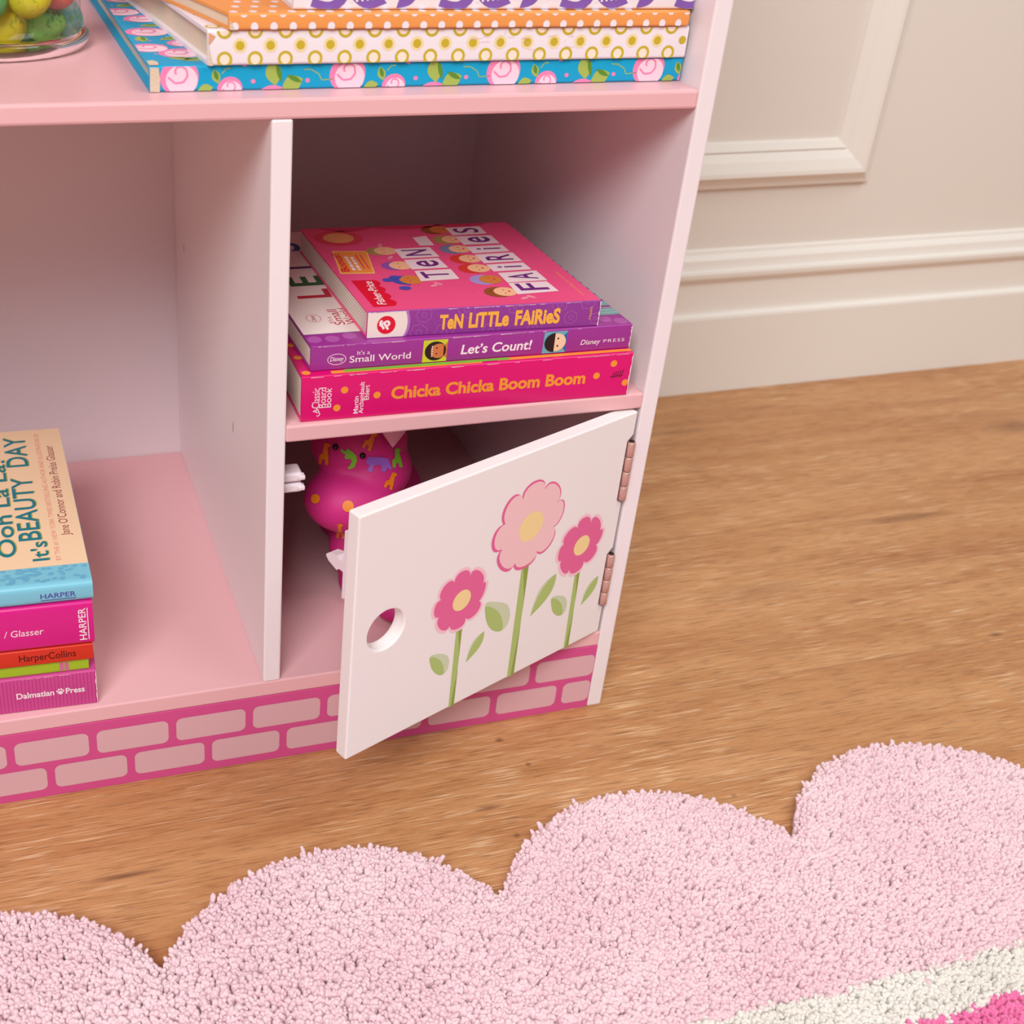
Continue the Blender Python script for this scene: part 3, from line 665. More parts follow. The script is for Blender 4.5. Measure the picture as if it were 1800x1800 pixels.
# ---- cloth covered albums on the upper shelf
AZ = [Z1T + 0.0001, 0.4530, 0.4703, 0.4785, 0.5000]
TQ = mat('turquoise_cloth', (0, 164, 210), 0.5, 0.4, (900, 0.15)); RD = mat('rose_pink_ink', (238, 136, 182), .5); RL = mat('rose_pale_ink', (250, 214, 228), .5); LG = mat('leaf_olive_ink', (166, 186, 88), .5); LG2 = mat('leaf_dark_ink', (92, 142, 46), .5)
def rose(cv, f, c, r, lo=None, hi=None, ax=1, lvl=1, sq=1.0):
    def put(poly, m, l):
        if lo is not None: poly = clip(poly, ax, lo, hi)
        if len(poly) > 2: cv.poly([f(x, y, l) for x, y in poly], m)
    put([(c[0] + (x - c[0]), c[1] + (y - c[1]) * sq) for x, y in ell(c, r, r * 0.92, 26, .3)], RD, lvl)
    put([(x, c[1] + (y - c[1]) * sq) for x, y in ell((c[0] + r * .12, c[1] - r * .16), r * .82, r * .76, 26)], RL, lvl + 1)
    sw = [(c[0] + r * a_ * math.cos(th), c[1] + sq * r * a_ * math.sin(th) + r * .22 * sq) for th, a_ in [(math.radians(200 + 46 * q), 0.62 - 0.055 * q) for q in range(9)]]
    for i in range(8): put(stroke2(sw[i:i + 2], r * 0.10 * max(sq, .5)), RD, lvl + 2)
def leafp(cv, f, c, l, wd, a, m, lo=None, hi=None, lvl=1):
    pts = [(c[0] + (l * (q / 8 - .5)) * math.cos(a) - s * wd * math.sin(math.pi * q / 8) * math.sin(a), c[1] + (l * (q / 8 - .5)) * math.sin(a) + s * wd * math.sin(math.pi * q / 8) * math.cos(a)) for s, rng in ((1, range(0, 9)), (-1, range(7, 0, -1))) for q in rng]
    if lo is not None: pts = clip(pts, 1, lo, hi)
    if len(pts) > 2: cv.poly([f(x, y, lvl) for x, y in pts], m)
CANV = mat('frayed_canvas', (222, 204, 178), 0.85, 0.2, (1500, 0.5))
def floral(cv, sp, tp, L, Dp, Th):
    lo, hi = 0.0004, Th - 0.0004
    for k in range(4):
        x = 0.0150 + 0.0873 * k
        rose(cv, sp, (x, 0.0072), 0.0098, lo, hi); 
        if x + 0.02 < L:
            leafp(cv, sp, (x + 0.0185, 0.0072), 0.0075, 0.0022, 1.9, LG, lo, hi); leafp(cv, sp, (x + 0.0185, 0.0078), 0.0055, 0.0011, 1.9, LG2, lo, hi, 2); leafp(cv, sp, (x + 0.013, 0.0012), 0.008, 0.0025, .2, LG, lo, hi)
            rose(cv, sp, (x + 0.0255, 0.0010), 0.0065, lo, hi)
            for c in ((x + 0.0375, 0.0045), (x + 0.0330, Th - .0005), (x + 0.0660, 0.0045)): circ(cv, sp, c, 0.0012, 0.0011 if c[1] < .012 else .0004, RD)
            leafp(cv, sp, (x + 0.0480, 0.0085), 0.013, 0.0042, 1.75, LG, lo, hi); leafp(cv, sp, (x + 0.0510, 0.0085), 0.011, 0.0012, 1.85, LG2, lo, hi, 2)
            leafp(cv, sp, (x + 0.0580, 0.0030), 0.012, 0.0042, .4, LG, lo, hi); leafp(cv, sp, (x + 0.0590, 0.0055), 0.009, 0.0013, 2.7, LG2, lo, hi, 2); leafp(cv, sp, (x + 0.047, 0.0004), 0.013, 0.002, 0.1, RD, lo, hi)
            sw = [(x + 0.064, 0.0100), (x + 0.068, 0.0098), (x + 0.072, 0.0075), (x + 0.0735, 0.0045), (x + 0.0800, 0.0050)]
            for i in range(4): line2(cv, sp, sw[i:i + 2], 0.0005, LG)
            for i, (a, b_) in enumerate((((x + 0.0215, 0.0085), (x + 0.0235, 0.0110)), ((x + 0.0235, 0.0110), (x + 0.0260, 0.0112)))): line2(cv, sp, [a, b_], 0.0005, LG)
    cv.poly([sp(0.0002, 0.0004, 4), sp(0.0050, 0.0002, 4), sp(0.0054, 0.0060, 4), sp(0.0048, Th - .0008, 4), sp(0.0005, Th - .0006, 4)], CANV)
    cv.poly([tp(0.0004, 0.0004, 4), tp(0.0050, 0.0006, 4), tp(0.0056, 0.0075, 4), tp(0.0036, 0.0112, 4), tp(0.0004, 0.0095, 4)], CANV)
    # strip of the cover left of the next album: roses in rows
    for c, r in (((0.0200, 0.0270), .0110), ((0.0060, 0.0400), .0105), ((0.0265, 0.0500), .009), ((0.0115, 0.0790), .0118), ((0.0145, 0.1140), .0105), ((0.0050, 0.1340), .0115), ((0.0240, 0.1350), .009), ((0.012, 0.172), .011), ((0.026, 0.19), .010), ((0.006, 0.205), .010)):
        rose(cv, tp, c, r, 0.0006 if False else None, None, 0)
    for c, a in (((0.0250, 0.0130), .3), ((0.0190, 0.0155), 2.8), ((0.0215, 0.0620), .5), ((0.0060, 0.0610), 1.6), ((0.0165, 0.0960), .2), ((0.0260, 0.0960), 2.7), ((0.0105, 0.1530), .6), ((0.020, 0.156), 2.9), ((0.03, 0.075), .8)):
        leafp(cv, tp, c, 0.014, 0.0035, a, LG); leafp(cv, tp, (c[0] + .001, c[1] + .001), 0.011, 0.0012, a, LG2, None, None, 2)
    rnd = random.Random(5)
    for q in range(26): circ(cv, tp, (rnd.uniform(.003, .035), rnd.uniform(.012, .22)), .0009, .0009, RD, 1, 10)
blue = book('cloth_album', 'turquoise rose print cloth album, bottom of the stack on the upper shelf', (-0.0695, 0.0170, AZ[0]), 0.6, 0.2975, 0.262, AZ[1] - AZ[0] - .0002, TQ, TQ, 'cloth albums on the upper shelf', pages=PAPER, c=0.0020, r=0.0016, inset=0.0035, decor=floral, wear=False, cat='album')
DW = mat('white_cloth', (241, 233, 240), 0.55, 0.35, (900, 0.15)); OL = mat('olive_ring_ink', (202, 178, 44), .5); OLP = mat('pale_halo_ink', (240, 222, 172), .5)
def dots(cv, sp, tp, L, Dp, Th):
    lo, hi = 0.0004, Th - 0.0004
    for k in range(17):
        x = 0.0161 + 0.01555 * k
        for rr, m, l in ((0.0036, OLP, 1), (0.0022, OL, 2)):
            if x + rr < L - .0004: circ(cv, sp, (x, 0.0096), rr, rr, m, l)
    for k in range(17):
        x = 0.0083 + 0.01555 * k
        if x + .0045 > L: continue
        for zc, half in ((0.0030, False), (Th - 0.0004, True)):
            a, b_ = ring((x, zc), 0.0039, 0.0025)
            for i in range(24):
                q = clip([a[i], a[(i + 1) % 24], b_[(i + 1) % 24], b_[i]], 1, lo, hi)
                if len(q) > 2: cv.poly([sp(u, z, 1) for u, z in q], OL)
            q = clip(ell((x, zc), .0025, .0025, 20), 1, lo, hi)
            if len(q) > 2: cv.poly([sp(u, z, 1) for u, z in q], mat('pale_ring_ink', (248, 232, 214), .5))
    for row in range(12):
        for k in range(5):
            x = 0.0040 + 0.0155 * k + (0.0078 if row % 2 else 0); y = 0.008 + 0.0155 * row
            if row % 2: circ(cv, tp, (x, y), 0.0036, 0.0036, OLP, 1); circ(cv, tp, (x, y), 0.0022, 0.0022, OL, 2)
            else: circ(cv, tp, (x, y), 0.0039, 0.0039, OL, 1); circ(cv, tp, (x, y), 0.0025, 0.0025, mat('pale_ring_ink', (248, 232, 214), .5), 2)
    rnd = random.Random(2); SC = mat('pink_scribble', (244, 200, 214), .6)
    for q in range(26):
        x, z = rnd.uniform(.135, .20), rnd.uniform(.004, .0155)
        if z > .0135: z -= .002
        line2(cv, sp, [(x, z), (x + rnd.uniform(.002, .006), z + rnd.uniform(-.0004, .0004))] if q % 2 else [(x, z), (x + .0002, z + rnd.uniform(.001, .0022))], .00018, SC, 3)
    cv.poly([sp(0.0003, Th - .0010, 4), sp(0.0038, Th - .0030, 4), sp(0.0012, Th - .0062, 4), sp(0.0003, Th - .0070, 4)], mat('torn_board', (222, 164, 122), .8)); cv.poly([sp(0.0001, 0.0002, 4), sp(0.0024, 0.0002, 4), sp(0.0006, 0.0085, 4), sp(0.0001, Th - .0015, 4)], CANV)
book('cloth_album', 'white cloth album with olive rings, resting on the turquoise rose album', (-0.0405, 0.0145, AZ[1]), 0.8, 0.2680, 0.245, AZ[2] - AZ[1] - .0002, DW, DW, 'cloth albums on the upper shelf', pages=PAPER, c=0.0020, r=0.0016, inset=0.0030, sh=-0.09, decor=dots, wear=False, cat='album')
OC = mat('orange_cloth', (240, 158, 84), 0.5, 0.4, (900, 0.15))
def polka(cv, sp, tp, L, Dp, Th):
    for k in range(26):
        x = 0.0029 + 0.00985 * k
        if x + .002 > L: break
        q = clip(ell((x, 0.0016), .0019, .0021, 16), 1, 0.0003, Th); cv.poly([sp(u, z, 1) for u, z in q], DW)
        q = clip(ell((x + .0045, Th - .0002), .0019, .0019, 16), 1, 0.0, Th - .0009)
        if len(q) > 2: cv.poly([sp(u, z, 1) for u, z in q], DW)
    for row in range(13):
        for k in range(25):
            x = 0.0029 + 0.00985 * k + (0.0049 if row % 2 else 0) - 0.0024 * row * .5; y = 0.0035 + 0.0125 * row
            if 0.003 < x + .06 * y and x < L - .03: circ(cv, tp, (x, y), 0.0021, 0.0024, DW, 1, 14)
    cv.poly([sp(0.0, 0.0003, 3), sp(0.0028, 0.0002, 3), sp(0.0010, 0.0040, 3), sp(0.0, 0.0045, 3)], CANV)
book('cloth_album', 'orange cloth album with white polka dots, lying on the olive ring album', (-0.0303, 0.0127, AZ[2]), 0.8, 0.2555, 0.235, AZ[3] - AZ[2] - .0002, OC, OC, 'cloth albums on the upper shelf', pages=PAPER, c=0.0014, r=0.0012, inset=0.0010, sh=-0.24, decor=polka, wear=False, cat='album')
PV = mat('paisley_violet_ink', (132, 92, 178), .5)
def paisley(cv, sp, tp, L, Dp, Th):
    lo, hi = .0006, Th - .0006
    for k in range(4):
        x = 0.012 + 0.068 * k
        for c, l, wd, a, m, lv in (((x + .008, .008), .026, .008, .5, PV, 1), ((x + .006, .0085), .014, .0045, .5, DW, 2), ((x + .026, .006), .022, .0052, -.25, PV, 1), ((x + .048, .006), .016, .0036, .7, PV, 1), ((x + .036, .013), .014, .004, 1.2, PV, 1)):
            leafp(cv, sp, c, l, wd, a, m, lo, hi, lv)
        for q in range(7): circ(cv, sp, (x + .018 + .0028 * q, .0042 + .0003 * q), .0007, .0007, DW, 3, 8)
book('cloth_album', 'white cloth album with violet paisley, topmost of the stack on the upper shelf', (0.0035, 0.0190, AZ[3]), 0.0, 0.2250, 0.215, AZ[4] - AZ[3], DW, DW, 'cloth albums on the upper shelf', pages=PAPER, c=0.0020, r=0.0016, inset=0.003, decor=paisley, wear=False, cat='album')

# ---- stack in the lower left compartment, spines facing out
GS = 'stacked books in the lower left compartment'
def dal(cv, sp, tp, L, Dp, Th):
    text(cv, 'Dalmatian', sp(L - 0.0485, 0.0108), X, Z, 0.0042, WHT, 0.0225, off=0.022); text(cv, 'Press', sp(L - 0.0190, 0.0108), X, Z, 0.0042, WHT, 0.0115, off=0.022)
    c = (L - 0.0222, 0.0120); circ(cv, sp, c, 0.0015, 0.0013, WHT)
    for dx, dz in ((-.0019, .0012), (-.0008, .0025), (.0007, .0026), (.0018, .0014)): circ(cv, sp, (c[0] + dx, c[1] + dz), .0006, .0008, WHT, 1, 10)
    G = mat('dark_rib_ink', (186, 52, 128), .5)
    for k in range(120):
        x = L - .001 - .0022 * k
        if x > .01: line2(cv, sp, [(x, .001), (x, Th - .001)], .0005, G, .5)
book('picture_book', 'ribbed orchid pink thick book at the bottom of the stack in the left compartment', (-0.300, 0.0110, ZFT + .0001), -2.2, 0.1838, 0.165, 0.0262, mat('orchid_ribbed_cover', (204, 74, 144), .45, .4), mat('orchid_ribbed_cover', (204, 74, 144), .45, .4), GS, decor=dal, r=0.0012)
LIM = mat('lime_cover', (164, 196, 40), .4)
def grn(cv, sp, tp, L, Dp, Th):
    for dx in (0.0, 0.0030): cv.poly([sp(L - .0175 + dx, .0012), sp(L - .0150 + dx, .0012), sp(L - .0150 + dx, Th - .0014), sp(L - .0175 + dx, Th - .0014)], mat('pink_mark_ink', (214, 110, 150), .5))
book('picture_book', 'thin lime green book squeezed between the orchid and the red books', (-0.300, 0.0130, ZFT + .0264), -2.2, 0.1800, 0.160, 0.0088, LIM, LIM, GS, decor=grn, r=0.0012, wear=False)
RDC = mat('vermilion_cover', (212, 48, 24), .35, .5)
def hc(cv, sp, tp, L, Dp, Th): text(cv, 'HarperCollins', sp(L - 0.0438, 0.0038), X, Z, 0.0050, mat('dark_maroon_ink', (72, 12, 12), .5), 0.0335, off=0.004)
book('picture_book', 'vermilion red book with dark lettering, below the magenta book', (-0.300, 0.0110, ZFT + .0353), -2.2, 0.1830, 0.165, 0.0118, RDC, RDC, GS, decor=hc, r=0.0012, wear=False)
def gl(cv, sp, tp, L, Dp, Th):
    text(cv, '/ Glasser', sp(L - 0.0525, 0.0115), X, Z, 0.0046, WHT, 0.0230, shear=0.1); text(cv, 'HARPER', sp(L - 0.0045, 0.0040), Z, -X, 0.0042, WHT, 0.0235, off=0.01)
    line2(cv, sp, [(L - 0.0033, .0040), (L - 0.0033, .0275)], .0005, WHT)
MG2 = mat('magenta_jacket', (218, 24, 134), .25, .5)
book('picture_book', 'magenta jacketed book with white sideways lettering, second from the top of the left stack', (-0.300, 0.0105, ZFT + .0472), -2.2, 0.1845, 0.190, 0.0318, MG2, MG2, GS, decor=gl, r=0.0035, wear=False, sh=-0.042)
SKY = mat('sky_blue_jacket', (126, 200, 222), .3, .5); SKD = mat('sky_mottle_ink', (104, 178, 210), .4); CRM2 = mat('cream_jacket', (246, 214, 176), .35, .45)
def nancy(cv, sp, tp, L, Dp, Th):
    k = -0.045; LN = Vector((k, 1, 0)).normalized()
    cv.poly([tp(0, 0.0200, 1), tp(L + k * .02, 0.0200, 1), tp(L + k * Dp, Dp, 1), tp(0, Dp, 1)], CRM2)
    rnd = random.Random(8)
    for q in range(150):
        x, y = rnd.uniform(.002, L - .003), rnd.uniform(.0045, .0192); c = [(x + rnd.uniform(.0010, .0026) * math.cos(a), min(.0198, y + rnd.uniform(.0008, .0017) * math.sin(a))) for a in [2 * math.pi * j / 9 for j in range(9)]]
        cv.poly([tp(u, v, 1 + .004 * q) for u, v in smooth_poly(c, 2)], SKD)
    TQI = mat('deep_teal_ink', (22, 124, 138), .45); OLI = mat('olive_shadow_ink', (176, 168, 70), .45)
    for s, x, y, h, wd in (("It's", L - .0235, .0265, .0095, .0215), ('BEAUTY', L - .0272, .0500, .0132, .0780), ('DAY', L - .0318, .1430, .0140, .0420), ('Ooh La La!', L - .0424, .0335, .0105, .1200)):
        text(cv, s, tp(x + .0007, y + .0005, 2), LN, -X, h, OLI, wd, off=0.008); text(cv, s, tp(x, y, 3), LN, -X, h, TQI, wd, off=0.010)
    text(cv, 'BY THE #1 NEW YORK TIMES BESTSELLING AUTHOR AND ILLUSTRATOR OF', tp(L - .0165, .0255, 2), LN, -X, .0030, mat('pale_coral_ink', (232, 146, 128), .5), .163)
    text(cv, "Jane O'Connor and Robin Preiss Glasser", tp(L - .0095, .0525, 2), LN, -X, .0055, mat('wine_ink', (150, 52, 66), .5), .117)
    text(cv, 'HARPER', sp(L - .0305, .0048), X, Z, .0034, mat('indigo_ink', (84, 72, 160), .5), .0205, off=.012); line2(cv, sp, [(L - .0305, .0036), (L - .0100, .0036)], .0005, mat('indigo_ink', (84, 72, 160), .5))
book('picture_book', 'cream covered book with teal hand lettering and sky blue spine, top of the left stack', (-0.300, 0.0110, ZFT + .0791), -2.2, 0.1855, 0.1945, 0.0140, SKY, SKY, GS, decor=nancy, r=0.0038, wear=False, c=.002, sh=-0.045)

# ================================================================== glass jar of candy eggs
JC = (-0.1385, 0.1335, Z1T)
def glass(name):
    m = bpy.data.materials.new(name); m.use_nodes = True; nt = m.node_tree
    b = nt.nodes['Principled BSDF']; nt.nodes.remove(b)
    out = [n for n in nt.nodes if n.type == 'OUTPUT_MATERIAL'][0]
    lw = nt.nodes.new('ShaderNodeLayerWeight'); lw.inputs[0].default_value = 0.5
    pw = nt.nodes.new('ShaderNodeMath'); pw.operation = 'POWER'; pw.inputs[1].default_value = 4.0
    fr = nt.nodes.new('ShaderNodeMath'); fr.operation = 'MULTIPLY_ADD'; fr.inputs[1].default_value = 0.5; fr.inputs[2].default_value = 0.03
    nt.links.new(lw.outputs['Facing'], pw.inputs[0]); nt.links.new(pw.outputs[0], fr.inputs[0])
    a = nt.nodes.new('ShaderNodeBsdfTransparent'); a.inputs[0].default_value = (0.955, 0.965, 0.96, 1)
    g = nt.nodes.new('ShaderNodeBsdfGlossy'); g.inputs['Roughness'].default_value = 0.02
    mx = nt.nodes.new('ShaderNodeMixShader')
    nt.links.new(fr.outputs[0], mx.inputs[0]); nt.links.new(a.outputs[0], mx.inputs[1]); nt.links.new(g.outputs[0], mx.inputs[2]); nt.links.new(mx.outputs[0], out.inputs[0])
    return m
THIN = glass('clear_thin_glass')
THICK = mat('clear_thick_glass', (214, 214, 208), 0.03, 0.5)
THICK.node_tree.nodes['Principled BSDF'].inputs['Transmission Weight'].default_value = 1.0
THICK.node_tree.nodes['Principled BSDF'].inputs['IOR'].default_value = 1.45
jar = empty('glass_jar', JC); tag(jar, 'clear glass jar full of speckled candy eggs on the upper shelf', 'jar')
g = MB(); g.lathe([(0.0485, 0.0098), (0.0488, 0.020), (0.0490, 0.05), (0.0490, 0.160), (0.0468, 0.160), (0.0468, 0.05), (0.0466, 0.020), (0.0462, 0.0098)], (0, 0, 0), THIN, 96)
g.build('wall', jar)
g = MB(); g.lathe([(0.0, 0.0026), (0.040, 0.0026), (0.0445, 0.0042), (0.0462, 0.0095), (0.0485, 0.0096), (0.0510, 0.0090), (0.0526, 0.0070), (0.0526, 0.0042), (0.0512, 0.0014), (0.0480, 0.0001), (0.0440, 0.0001), (0.041, 0.0012), (0.0, 0.0014)], (0, 0, 0), THICK, 96, closed=False)
g.build('base', jar)
def egg_material(name, c, spk):
    m = mat(name, c, 0.42, 0.4); nt = m.node_tree; b = nt.nodes['Principled BSDF']
    tc = nt.nodes.new('ShaderNodeTexCoord'); n = nt.nodes.new('ShaderNodeTexNoise'); n.inputs['Scale'].default_value = 420; n.inputs['Detail'].default_value = 3
    n2 = nt.nodes.new('ShaderNodeTexNoise'); n2.inputs['Scale'].default_value = 90; n2.inputs['Detail'].default_value = 2
    nt.links.new(tc.outputs['Object'], n.inputs['Vector']); nt.links.new(tc.outputs['Object'], n2.inputs['Vector'])
    ad = nt.nodes.new('ShaderNodeMath'); ad.operation = 'MULTIPLY'; nt.links.new(n.outputs['Fac'], ad.inputs[0]); nt.links.new(n2.outputs['Fac'], ad.inputs[1])
    r = nt.nodes.new('ShaderNodeValToRGB'); r.color_ramp.elements[0].position = 0.27; r.color_ramp.elements[0].color = rgb(c); r.color_ramp.elements[1].position = 0.40; r.color_ramp.elements[1].color = rgb(spk)
    nt.links.new(ad.outputs[0], r.inputs[0]); nt.links.new(r.outputs[0], b.inputs['Base Color'])
    return m
EM = {'yellow': egg_material('yellow_candy_shell', (240, 216, 24), (160, 176, 20)), 'green': egg_material('green_candy_shell', (150, 204, 96), (52, 140, 40)), 'teal': egg_material('teal_candy_shell', (140, 200, 190), (110, 180, 120)),
      'lemon': egg_material('lemon_candy_shell', (206, 196, 40), (140, 164, 30)), 'coral': egg_material('coral_candy_shell', (232, 120, 108), (220, 90, 70)), 'mint': egg_material('mint_candy_shell', (112, 190, 120), (40, 140, 60))}
def egg(loc, r, k, tilt, label, group='candy eggs in the jar'):
    b = bmesh.new(); bmesh.ops.create_uvsphere(b, u_segments=32, v_segments=20, radius=1)
    rot = Matrix.Rotation(tilt[0], 3, 'X') @ Matrix.Rotation(tilt[1], 3, 'Y')
    for v in b.verts:
        z = v.co.z; f = 1 - 0.12 * z
        v.co = rot @ Vector((v.co.x * r * f * .96, v.co.y * r * f * .96, z * r * 1.14))
    m = MB(); m.bm(b, EM[k], True); o = m.build('candy_egg', None, loc); tag(o, label, 'candy', group)
egg((-0.1306, 0.1120, 0.4549), 0.0106, 'yellow', (0.2, 0.3), 'plain bright yellow candy egg low at the left front of the jar')
egg((-0.1112, 0.1190, 0.4538), 0.0106, 'green', (1.4, 1.2), 'green speckled candy egg lying on the jar base between yellow and teal eggs')
egg((-0.0975, 0.1335, 0.4528), 0.0094, 'teal', (0.2, 0.1), 'pale teal candy egg at the right edge of the jar base')
egg((-0.1185, 0.0990, 0.4700), 0.0104, 'lemon', (0.5, 1.1), 'lemon candy egg with green speckles resting above the yellow and green ones')
egg((-0.1030, 0.1140, 0.4738), 0.0114, 'coral', (0.2, 0.5), 'coral red candy egg near the right glass, above the teal egg')
egg((-0.1395, 0.0985, 0.4700), 0.0098, 'mint', (0.4, 0.2), 'mint green candy egg at the left end of the upper layer')
egg((-0.0972, 0.1395, 0.4715), 0.0092, 'green', (0.4, 0.2), 'green candy egg peeping out behind the coral red egg')
for i, (p, k) in enumerate((((-0.1525, 0.121, 0.4530), 'coral'), ((-0.1190, 0.1445, 0.4525), 'mint'), ((-0.142, 0.138, 0.4525), 'teal'), ((-0.122, 0.132, 0.4730), 'yellow'), ((-0.145, 0.124, 0.4740), 'green'))):
    egg(p, 0.0095, k, (0.3 * i, 0.7 * i), ('coral', 'mint green', 'teal', 'yellow', 'green')[i] + ' candy egg mostly hidden deep behind the front eggs in the jar')

# ================================================================== rubber toy behind the door
def blobs(parts, voxel, it):
    b = MB(); mm = mat('magenta_rubber', (204, 42, 126), 0.55, 0.35, sss=0.0)
    for c, r in parts:
        q = bmesh.new(); bmesh.ops.create_uvsphere(q, u_segments=40, v_segments=24, radius=1)
        for v in q.verts: v.co = Vector((c[0] + v.co.x * r[0], c[1] + v.co.y * r[1], c[2] + v.co.z * r[2]))
        b.bm(q, mm, True)
    o = b.build('toy_source'); r_ = o.modifiers.new('r', 'REMESH'); r_.mode = 'VOXEL'; r_.voxel_size = voxel; r_.use_smooth_shade = True
    s = o.modifiers.new('s', 'SMOOTH'); s.factor = 0.6; s.iterations = it
    bpy.context.view_layer.update()
    me = bpy.data.meshes.new_from_object(o.evaluated_get(bpy.context.evaluated_depsgraph_get()))
    bpy.data.objects.remove(o)
    return me, mm
me, RUB = blobs([((0.070, 0.078, 0.196), (0.0325, 0.031, 0.030)), ((0.060, 0.056, 0.1655), (0.0320, 0.028, 0.0220)), ((0.0755, 0.069, 0.180), (0.0285, 0.028, 0.024)), ((0.085, 0.088, 0.112), (0.029, 0.027, 0.042)), ((0.080, 0.080, 0.150), (0.021, 0.022, 0.026)),
                 ((0.076, 0.080, 0.0790), (0.014, 0.018, 0.0112)), ((0.0925, 0.050, 0.0790), (0.014, 0.018, 0.0112)), ((0.104, 0.135, 0.119), (0.034, 0.045, 0.034)), ((0.082, 0.160, 0.080), (0.013, 0.015, 0.0122)), ((0.118, 0.160, 0.080), (0.013, 0.015, 0.0122)), ((0.0605, 0.070, 0.120), (0.010, 0.012, 0.018)), ((0.112, 0.080, 0.122), (0.010, 0.012, 0.018))], 0.0022, 6)
toy = empty('toy_animal', (0.082, 0.08, ZFT)); tag(toy, 'magenta rubber toy animal with bright animal shapes on it, behind the open door', 'toy')
body = MB(); body.add([v.co - toy.location for v in me.vertices], [list(p.vertices) for p in me.polygons], RUB, True)
bvh = BVHTree.FromPolygons([v.co.copy() for v in me.vertices], [list(p.vertices) for p in me.polygons])
SD = Vector((0.29, 0.80, -0.52)).normalized(); SR = SD.cross(Z).normalized(); SU = SR.cross(SD).normalized()
def on_toy(c, u, v, lift=0.0008):
    o = Vector(c) + SR * u + SU * v - SD * 0.25
    hit, nrm, idx, dd = bvh.ray_cast(o, SD)
    if hit is None:
        hit, nrm, idx, dd = bvh.find_nearest(o + SD * 0.25)
    return hit + nrm * lift
def patch(c, shape, s, m, rot=0.0):
    pts = [(x * s * math.cos(rot) - y * s * math.sin(rot), x * s * math.sin(rot) + y * s * math.cos(rot)) for x, y in shape]
    cx = sum(p[0] for p in pts) / len(pts); cy = sum(p[1] for p in pts) / len(pts)
    tri = tessellate_polygon([[Vector((x, y, 0)) for x, y in pts]])
    P = [on_toy(c, x, y) for x, y in pts]
    if any(p is None for p in P): return
    body.add([p - toy.location for p in P], [list(t) for t in tri], m, True)
GIR = [(-.5, -1), (-.2, -1), (-.1, -.5), (.15, -.5), (.25, -1), (.58, -1), (.5, -.2), (.42, .15), (.3, .75), (.55, .95), (.3, 1.2), (-.15, 1.1), (-.18, .1), (-.5, -.15)]
GATOR = [(-.9, .8), (-.75, .95), (-.45, .7), (-.1, 1.0), (.1, .85), (.35, .7), (.75, .35), (.85, -.2), (.65, -.8), (.25, -1.05), (-.1, -.95), (.15, -.65), (.35, -.2), (.1, 0), (-.3, -.05), (-.45, .1), (-.35, .4), (-.75, .55)]
ELE = [(-1.1, .1), (-.9, .5), (-.3, .55), (.3, .6), (.7, .55), (.95, .1), (1.2, -.35), (.95, -.4), (.8, -.2), (.65, -.65), (.3, -.65), (.3, -.2), (0, -.1), (-.4, -.2), (-.45, -.8), (-.85, -.75), (-.75, -.2), (-1.0, -.15)]
GO, GG, GP = mat('orange_toy_paint', (232, 130, 20), .45), mat('green_toy_paint', (124, 190, 44), .45), mat('lilac_toy_paint', (152, 96, 196), .45)
ROUND = ell((0, 0), 1, 1, 14)
def at_y(c): return Vector(c)
EB = Vector((0.0700, 0.05, 0.2000))
def at(u, v): return EB + SR * u + SU * v
patch((0.0415, 0.06, 0.1985), GIR, 0.0062, GO, -.1); patch(at(-0.0143, -0.0033), GATOR, 0.0062, GG); patch(at(0.0047, -0.0052), ELE, 0.0075, GP, -.05)
patch(at(-0.0020, 0.0085), GIR, 0.0055, GO, -.4); patch(at(0.0158, -0.0010), GIR, 0.0058, GG, .15); patch(at(0.0128, -0.0158), GIR, 0.0052, GO, -.3)
patch((0.0325, 0.045, 0.1745), ROUND, 0.0030, GO); patch(at(-0.0125, -0.0340), ROUND, 0.0036, GO); patch(at(-0.0175, -0.0510), GIR, 0.005, GO)
patch((0.0990, 0.036, 0.0790), ROUND, 0.0045, GG); patch((0.088, 0.05, 0.100), GATOR, 0.0050, GG)
body.build('body', toy)
for c in (at(-0.0233, 0.0033), at(-0.0057, -0.0010)):
    p = on_toy(c, 0, 0, 0.0004)
    b = bmesh.new(); bmesh.ops.create_uvsphere(b, u_segments=16, v_segments=10, radius=0.0021)
    for v in b.verts: v.co = v.co + p - toy.location
    e_ = MB(); e_.bm(b, mat('black_bead', (14, 10, 14), .2, .6), True); e_.build('eye', toy)['label'] = 'small black bead eye'
EAR = mat('pale_pink_rubber', (238, 178, 200), .45)
for s in (1, -1):
    ec = on_toy(at(-0.0050 + s * 0.0177, 0.007), 0, 0) + Z * (0.0112 if s > 0 else 0.0200) - SD * 0.0025
    ex, ey, ez = ec
    b = bmesh.new(); bmesh.ops.create_uvsphere(b, u_segments=20, v_segments=14, radius=1)
    for v in b.verts:
        f = 1 - max(0, -v.co.z) * 0.75
        v.co = Vector((ex + v.co.x * .0085 * f, ey + v.co.y * .004 * f, ez + v.co.z * .0125)) - toy.location
    e_ = MB(); e_.bm(b, EAR, True); e_.build('ear', toy)['label'] = 'pale pink ear'

